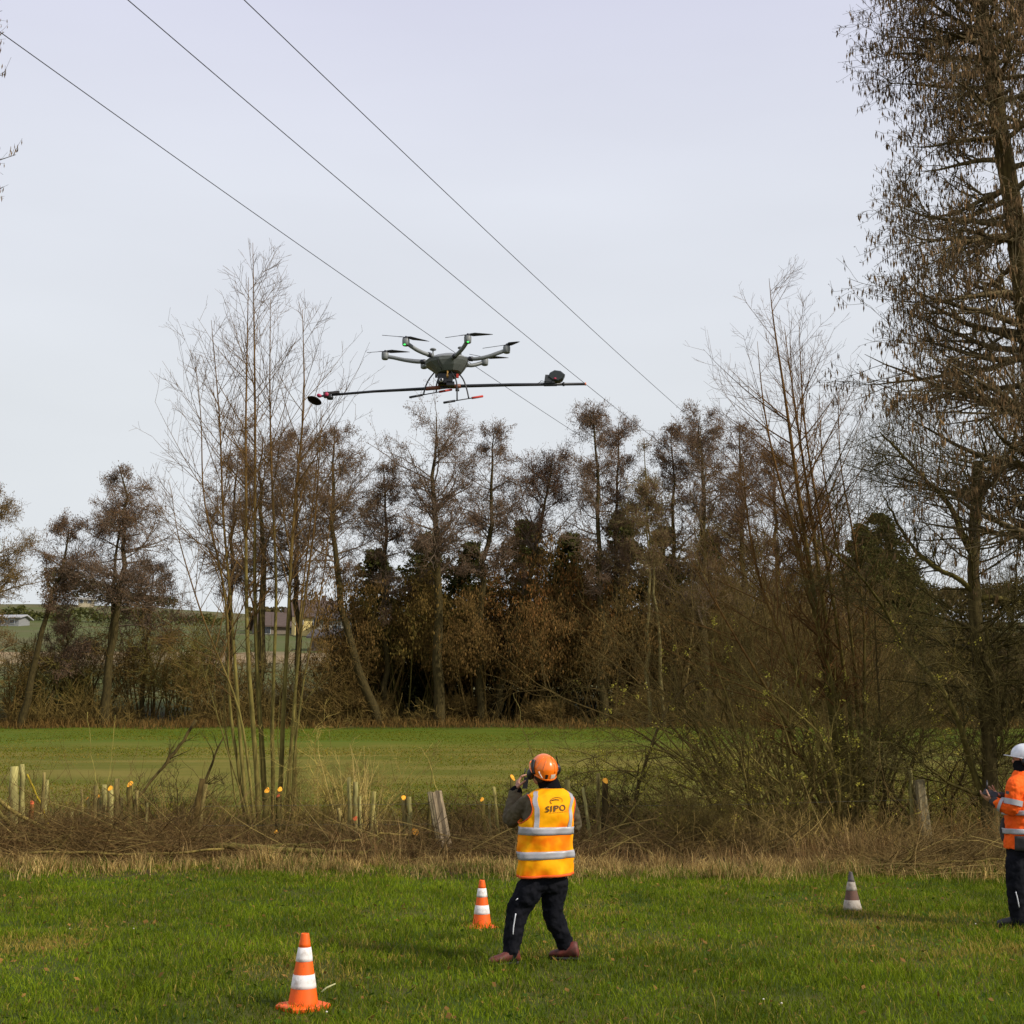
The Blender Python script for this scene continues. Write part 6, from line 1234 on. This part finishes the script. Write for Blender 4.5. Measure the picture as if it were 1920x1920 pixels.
# --- the man at the right edge
Y2 = 13.6; W2 = lambda px, py, dy=0.0: PW(px, py, Y2 + dy); o2 = (W2(1915, 1738)[0], Y2, 0.0)
m2 = thing('person', 'man in orange hi-vis jacket and white helmet at the right edge with a remote control', 'person', o2)
FD = nrm(np.array([-.86, .42, 0])); e12 = nrm(np.array([.42, .86, 0])) ; nb2 = -FD
z2 = lambda py: W2(0, py)[2]
T2Z = [z2(p) for p in (1592, 1565, 1540, 1510, 1485, 1468, 1458, 1450, 1444)]; T2X = [W2(p, q)[0] for p, q in zip((1915, 1915, 1914, 1914, 1914, 1916, 1917, 1917, 1917), (1592, 1565, 1540, 1510, 1485, 1468, 1458, 1450, 1444))]
T2A = [.215, .21, .205, .21, .215, .20, .165, .11, .075]; T2B = [.165, .162, .155, .15, .145, .13, .11, .085, .07]; T2C = [0] * 9
def tors2(u, z, e=0.0, wr=1.0): return tors(u, z, e, T2Z, T2X, T2A, T2B, T2C, Y2, e12, nb2, wr)
H2C = W2(1917, 1422, .02); H2F = (-.92, .36, -.18)
g = Geo(); head(g, H2C, H2F); limb(g, [H2C - np.array([-.01, 0, .05]), W2(1918, 1450)], [.056, .06])
g.rings(np.array([tors2(np.arange(20) * math.pi / 10, np.full(20, z), -.06, wr=0) for z in np.linspace(T2Z[0], T2Z[-2], 10)]))
S1, E1, V1 = W2(1903, 1474, -.22), W2(1897, 1517, -.22), W2(1862, 1502, -.12); S2, E2, V2 = W2(1928, 1472, .22), W2(1912, 1518, .25), W2(1876, 1492, .14)
for a_ in ((S1, E1, V1), (S2, E2, V2)): limb(g, a_, [.05, .042, .03])
hand(g, V1, np.array([-.10, .10, .06]), np.array([.2, .5, .9]), .6, 1.05, -1); hand(g, V2, np.array([-.10, -.04, .04]), np.array([.1, -.4, .9]), .6, 1.05, 1)
g_l = [W2(1907, 1600, -.1), W2(1906, 1670, -.1), W2(1911, 1735, -.1)]; g_r = [W2(1926, 1600, .1), W2(1928, 1670, .1), W2(1930, 1735, .1)]
for a_ in (g_l, g_r): limb(g, [a_[0] - np.array([0, 0, .08])] + a_[1:], [.055, .05, .04])
soft(g.build('body', K_skin, m2, o2), .0075, 3); eyes('eyes', H2C, H2F, m2, o2)
f, r, u = basis(H2F); Rm = np.stack([f, -r, u], 1); g = Geo(); g.ellip(H2C - f * .02 + u * .01, (.09, .082, .096), Rm, 18, 9); g.build('hair', K_hair, m2, o2)
g = Geo(); limb(g, [H2C - u * .07 + f * .03, H2C - u * .09 - f * .01, W2(1917, 1447)], [.085, .088, .09]); soft(g.build('neck_gaiter', K_gait, m2, o2), .01, 4, .01)
g = Geo(); g.rings(np.array([tors2(np.arange(28) * math.pi / 14, np.full(28, z), .006, wr=0) for z in np.linspace(T2Z[0] + .01, T2Z[-1], 16)]))
limb(g, [W2(1910, 1468, -.12), S1, (S1 + E1) / 2, E1, (E1 + V1) / 2, E1 * .2 + V1 * .8], [.085, .09, .083, .08, .068, .056]); limb(g, [W2(1920, 1468, .12), S2, (S2 + E2) / 2, E2, (E2 + V2) / 2, E2 * .2 + V2 * .8], [.085, .088, .08, .076, .064, .054])
jk = soft(g.build('jacket', K_hv, m2, o2), .010, 4, .028, .05)
for E_, V_ in ((E1, V1), (E2, V2)): g = Geo(); limb(g, [E_ * .18 + V_ * .82, E_ * .02 + V_ * .98], [.054, .047]); soft(g.build('cuff', K_grey, m2, o2), .009, 3)
def bandl(nm, A, B, ra, rb, mat=K_band): g = Geo(); P = np.linspace(0, 1, 5)[:, None] * (B - A) + A; g.tube(P, np.linspace(ra, rb, 5), 20); g.build(nm, mat, jk, o2)
bandl('reflective_band', S1 * .42 + E1 * .58, S1 * .18 + E1 * .82, .098, .096); bandl('reflective_band', E1 * .52 + V1 * .48, E1 * .36 + V1 * .64, .079, .074)
bandl('reflective_band', S2 * .42 + E2 * .58, S2 * .18 + E2 * .82, .094, .092)
def p2(a, b, e, u0=0, u1=2 * math.pi, mat=K_band, nm='reflective_band', nu=60): g = Geo(); patchgrid(g, u0, u1, z2(a), z2(b), nu, 4, e, tf=tors2); g.build(nm, mat, jk, o2)
p2(1562, 1552, .028); p2(1527, 1518, .026)
p2(1592, 1565, .032, -1.75, 1.5, K_grey, 'hem_panel', 40)
for sgn in (-1, 1):
    V = []
    for z in np.linspace(z2(1518), T2Z[-3], 16):
        uc = sgn * np.interp(z, [z2(1518), T2Z[4], T2Z[-3]], [.6, .7, 1.2]); du = .024 / max(float(np.interp(z, T2Z, T2A)), .1); V.append([tors2(uc - du, z, .027), tors2(uc + du, z, .027), tors2(uc + du, z, .018), tors2(uc - du, z, .018)])
    g = Geo(); g.rings(np.array(V)); g.build('reflective_band', K_band, jk, o2, smooth=False)
g = Geo(); c = W2(1889, 1486, -.29); g.box(c, (.03, .006, .03), rotM('Y', .3)); g.build('badge', K_grey, jk, o2, smooth=False)
g = Geo(); limb(g, [W2(1884, 1538, .02), W2(1882, 1555, .02), W2(1884, 1572, .02)], [.035, .045, .04]); soft(g.build('pouch', K_grey, m2, o2), .012, 4)
g = Geo(); g.rings(np.array([tors2(np.arange(20) * math.pi / 10, np.full(20, z), e_, wr=0) for z, e_ in ((T2Z[0] - .17, -.06), (T2Z[0] - .05, -.02), (T2Z[0] + .03, -.015), (T2Z[1], -.03), (T2Z[1] + .05, -.03))]))
limb(g, [W2(1907, 1618, -.07), g_l[1] + (0, 0, .05), W2(1908, 1700, -.1), W2(1911, 1733, -.1)], [.118, .098, .085, .075]); limb(g, [W2(1925, 1618, .07), g_r[1] + (0, 0, .05), W2(1929, 1700, .1), W2(1930, 1733, .1)], [.118, .098, .085, .075])
soft(g.build('trousers', K_black, m2, o2), .010, 4, .03, .06)
g = Geo(); P = np.array([W2(1904.5, 1672, -.21), W2(1908, 1685, -.21), W2(1911, 1701, -.20)]); Pq, _ = resample(P, (.005, .005), 8); g.tube(Pq, np.full(8, .005), 6, cap=True); g.build('piping', K_pip, m2, o2)
def gp2(x, y): return np.array([x, y, float(gz(x, y))])
a_ = W2(1918, 1740, -.1); boot(m2, o2, gp2(a_[0], a_[1]), gp2(a_[0] - .24, a_[1] + .09), .12, K_bb); a_ = W2(1938, 1738, .1); boot(m2, o2, gp2(a_[0], a_[1]), gp2(a_[0] - .24, a_[1] + .09), .12, K_bb)
HW = W2(1921, 1418, .02); h2, f, r, u = helmet(m2, o2, HW, (-.90, .38, .08), K_whelm, s=.98)
g = Geo(); c = HW - r * .112 - u * .055 - f * .02; Rr = np.stack([f, u, -r], 1); g.lathe([(.02, -.03), (.04, -.02), (.046, 0), (.04, .02), (.001, .03)], c, 16, Rr); g.build('ear_defender', K_blk, h2, o2)
# remote control in his hands
rc = W2(1858, 1489, -.02); rm = thing('remote_control', 'black drone remote control with two antennas held by the man at the right edge', 'remote control', rc)
Rr = rotM('Y', .35) @ rotM('Z', -.4); g = Geo(); g.box(rc, (.15, .22, .06), Rr, taper=.85); g.build('case', K_blk, rm, rc, smooth=False)
for s_ in (-1, 1):
    b_ = rc + Rr @ np.array([-.05, .07 * s_, .02]); g = Geo(); g.tube(np.array([b_, b_ + Rr @ np.array([-.02, .0, .10])]), np.array([.006, .005]), 8, cap=True); g.build('antenna', K_blk, rm, rc)
    b_ = rc + Rr @ np.array([.01, .05 * s_, .02]); g = Geo(); g.lathe([(.006, 0), (.004, .015), (.009, .022), (.001, .028)], b_, 8); g.build('stick', K_blk, rm, rc)
# small flowers and litter on the lawn
g0 = None
for i, (px, py) in enumerate(((1830, 1744), (130, 1749), (612, 1917), (1466, 1898), (1432, 1890), (250, 1752))):
    p = gp(px, py, 0); g = Geo(); g.ellip(p + np.array([0, 0, .05]), (.008, .008, .006), S=8, K=5)
    tag(g.build('daisy', K_lab, None, tuple(p)), ('tiny pale flower left of the feet of the man at the right edge', 'tiny pale flower near the left edge of the lawn', 'tiny pale flower at the bottom edge right of the foremost cone', 'tiny pale flower at the bottom edge right of the middle', 'tiny pale flower left of another one near the bottom edge', 'tiny pale flower left of the middle of the left lawn half')[i], 'flower', 'tiny pale flowers in the lawn')
g = Geo(); p = gp(602, 1872); P = np.array([p + [0, 0, .02], p + [.04, .02, .05], p + [.1, .03, .075]]); g.tube(P, np.array([.008, .007, .005]), 6, cap=True); tag(g.build('twig', K_lab if False else M_twig, None, tuple(p)), 'short pale stick in the grass right of the foremost cone', 'stick')
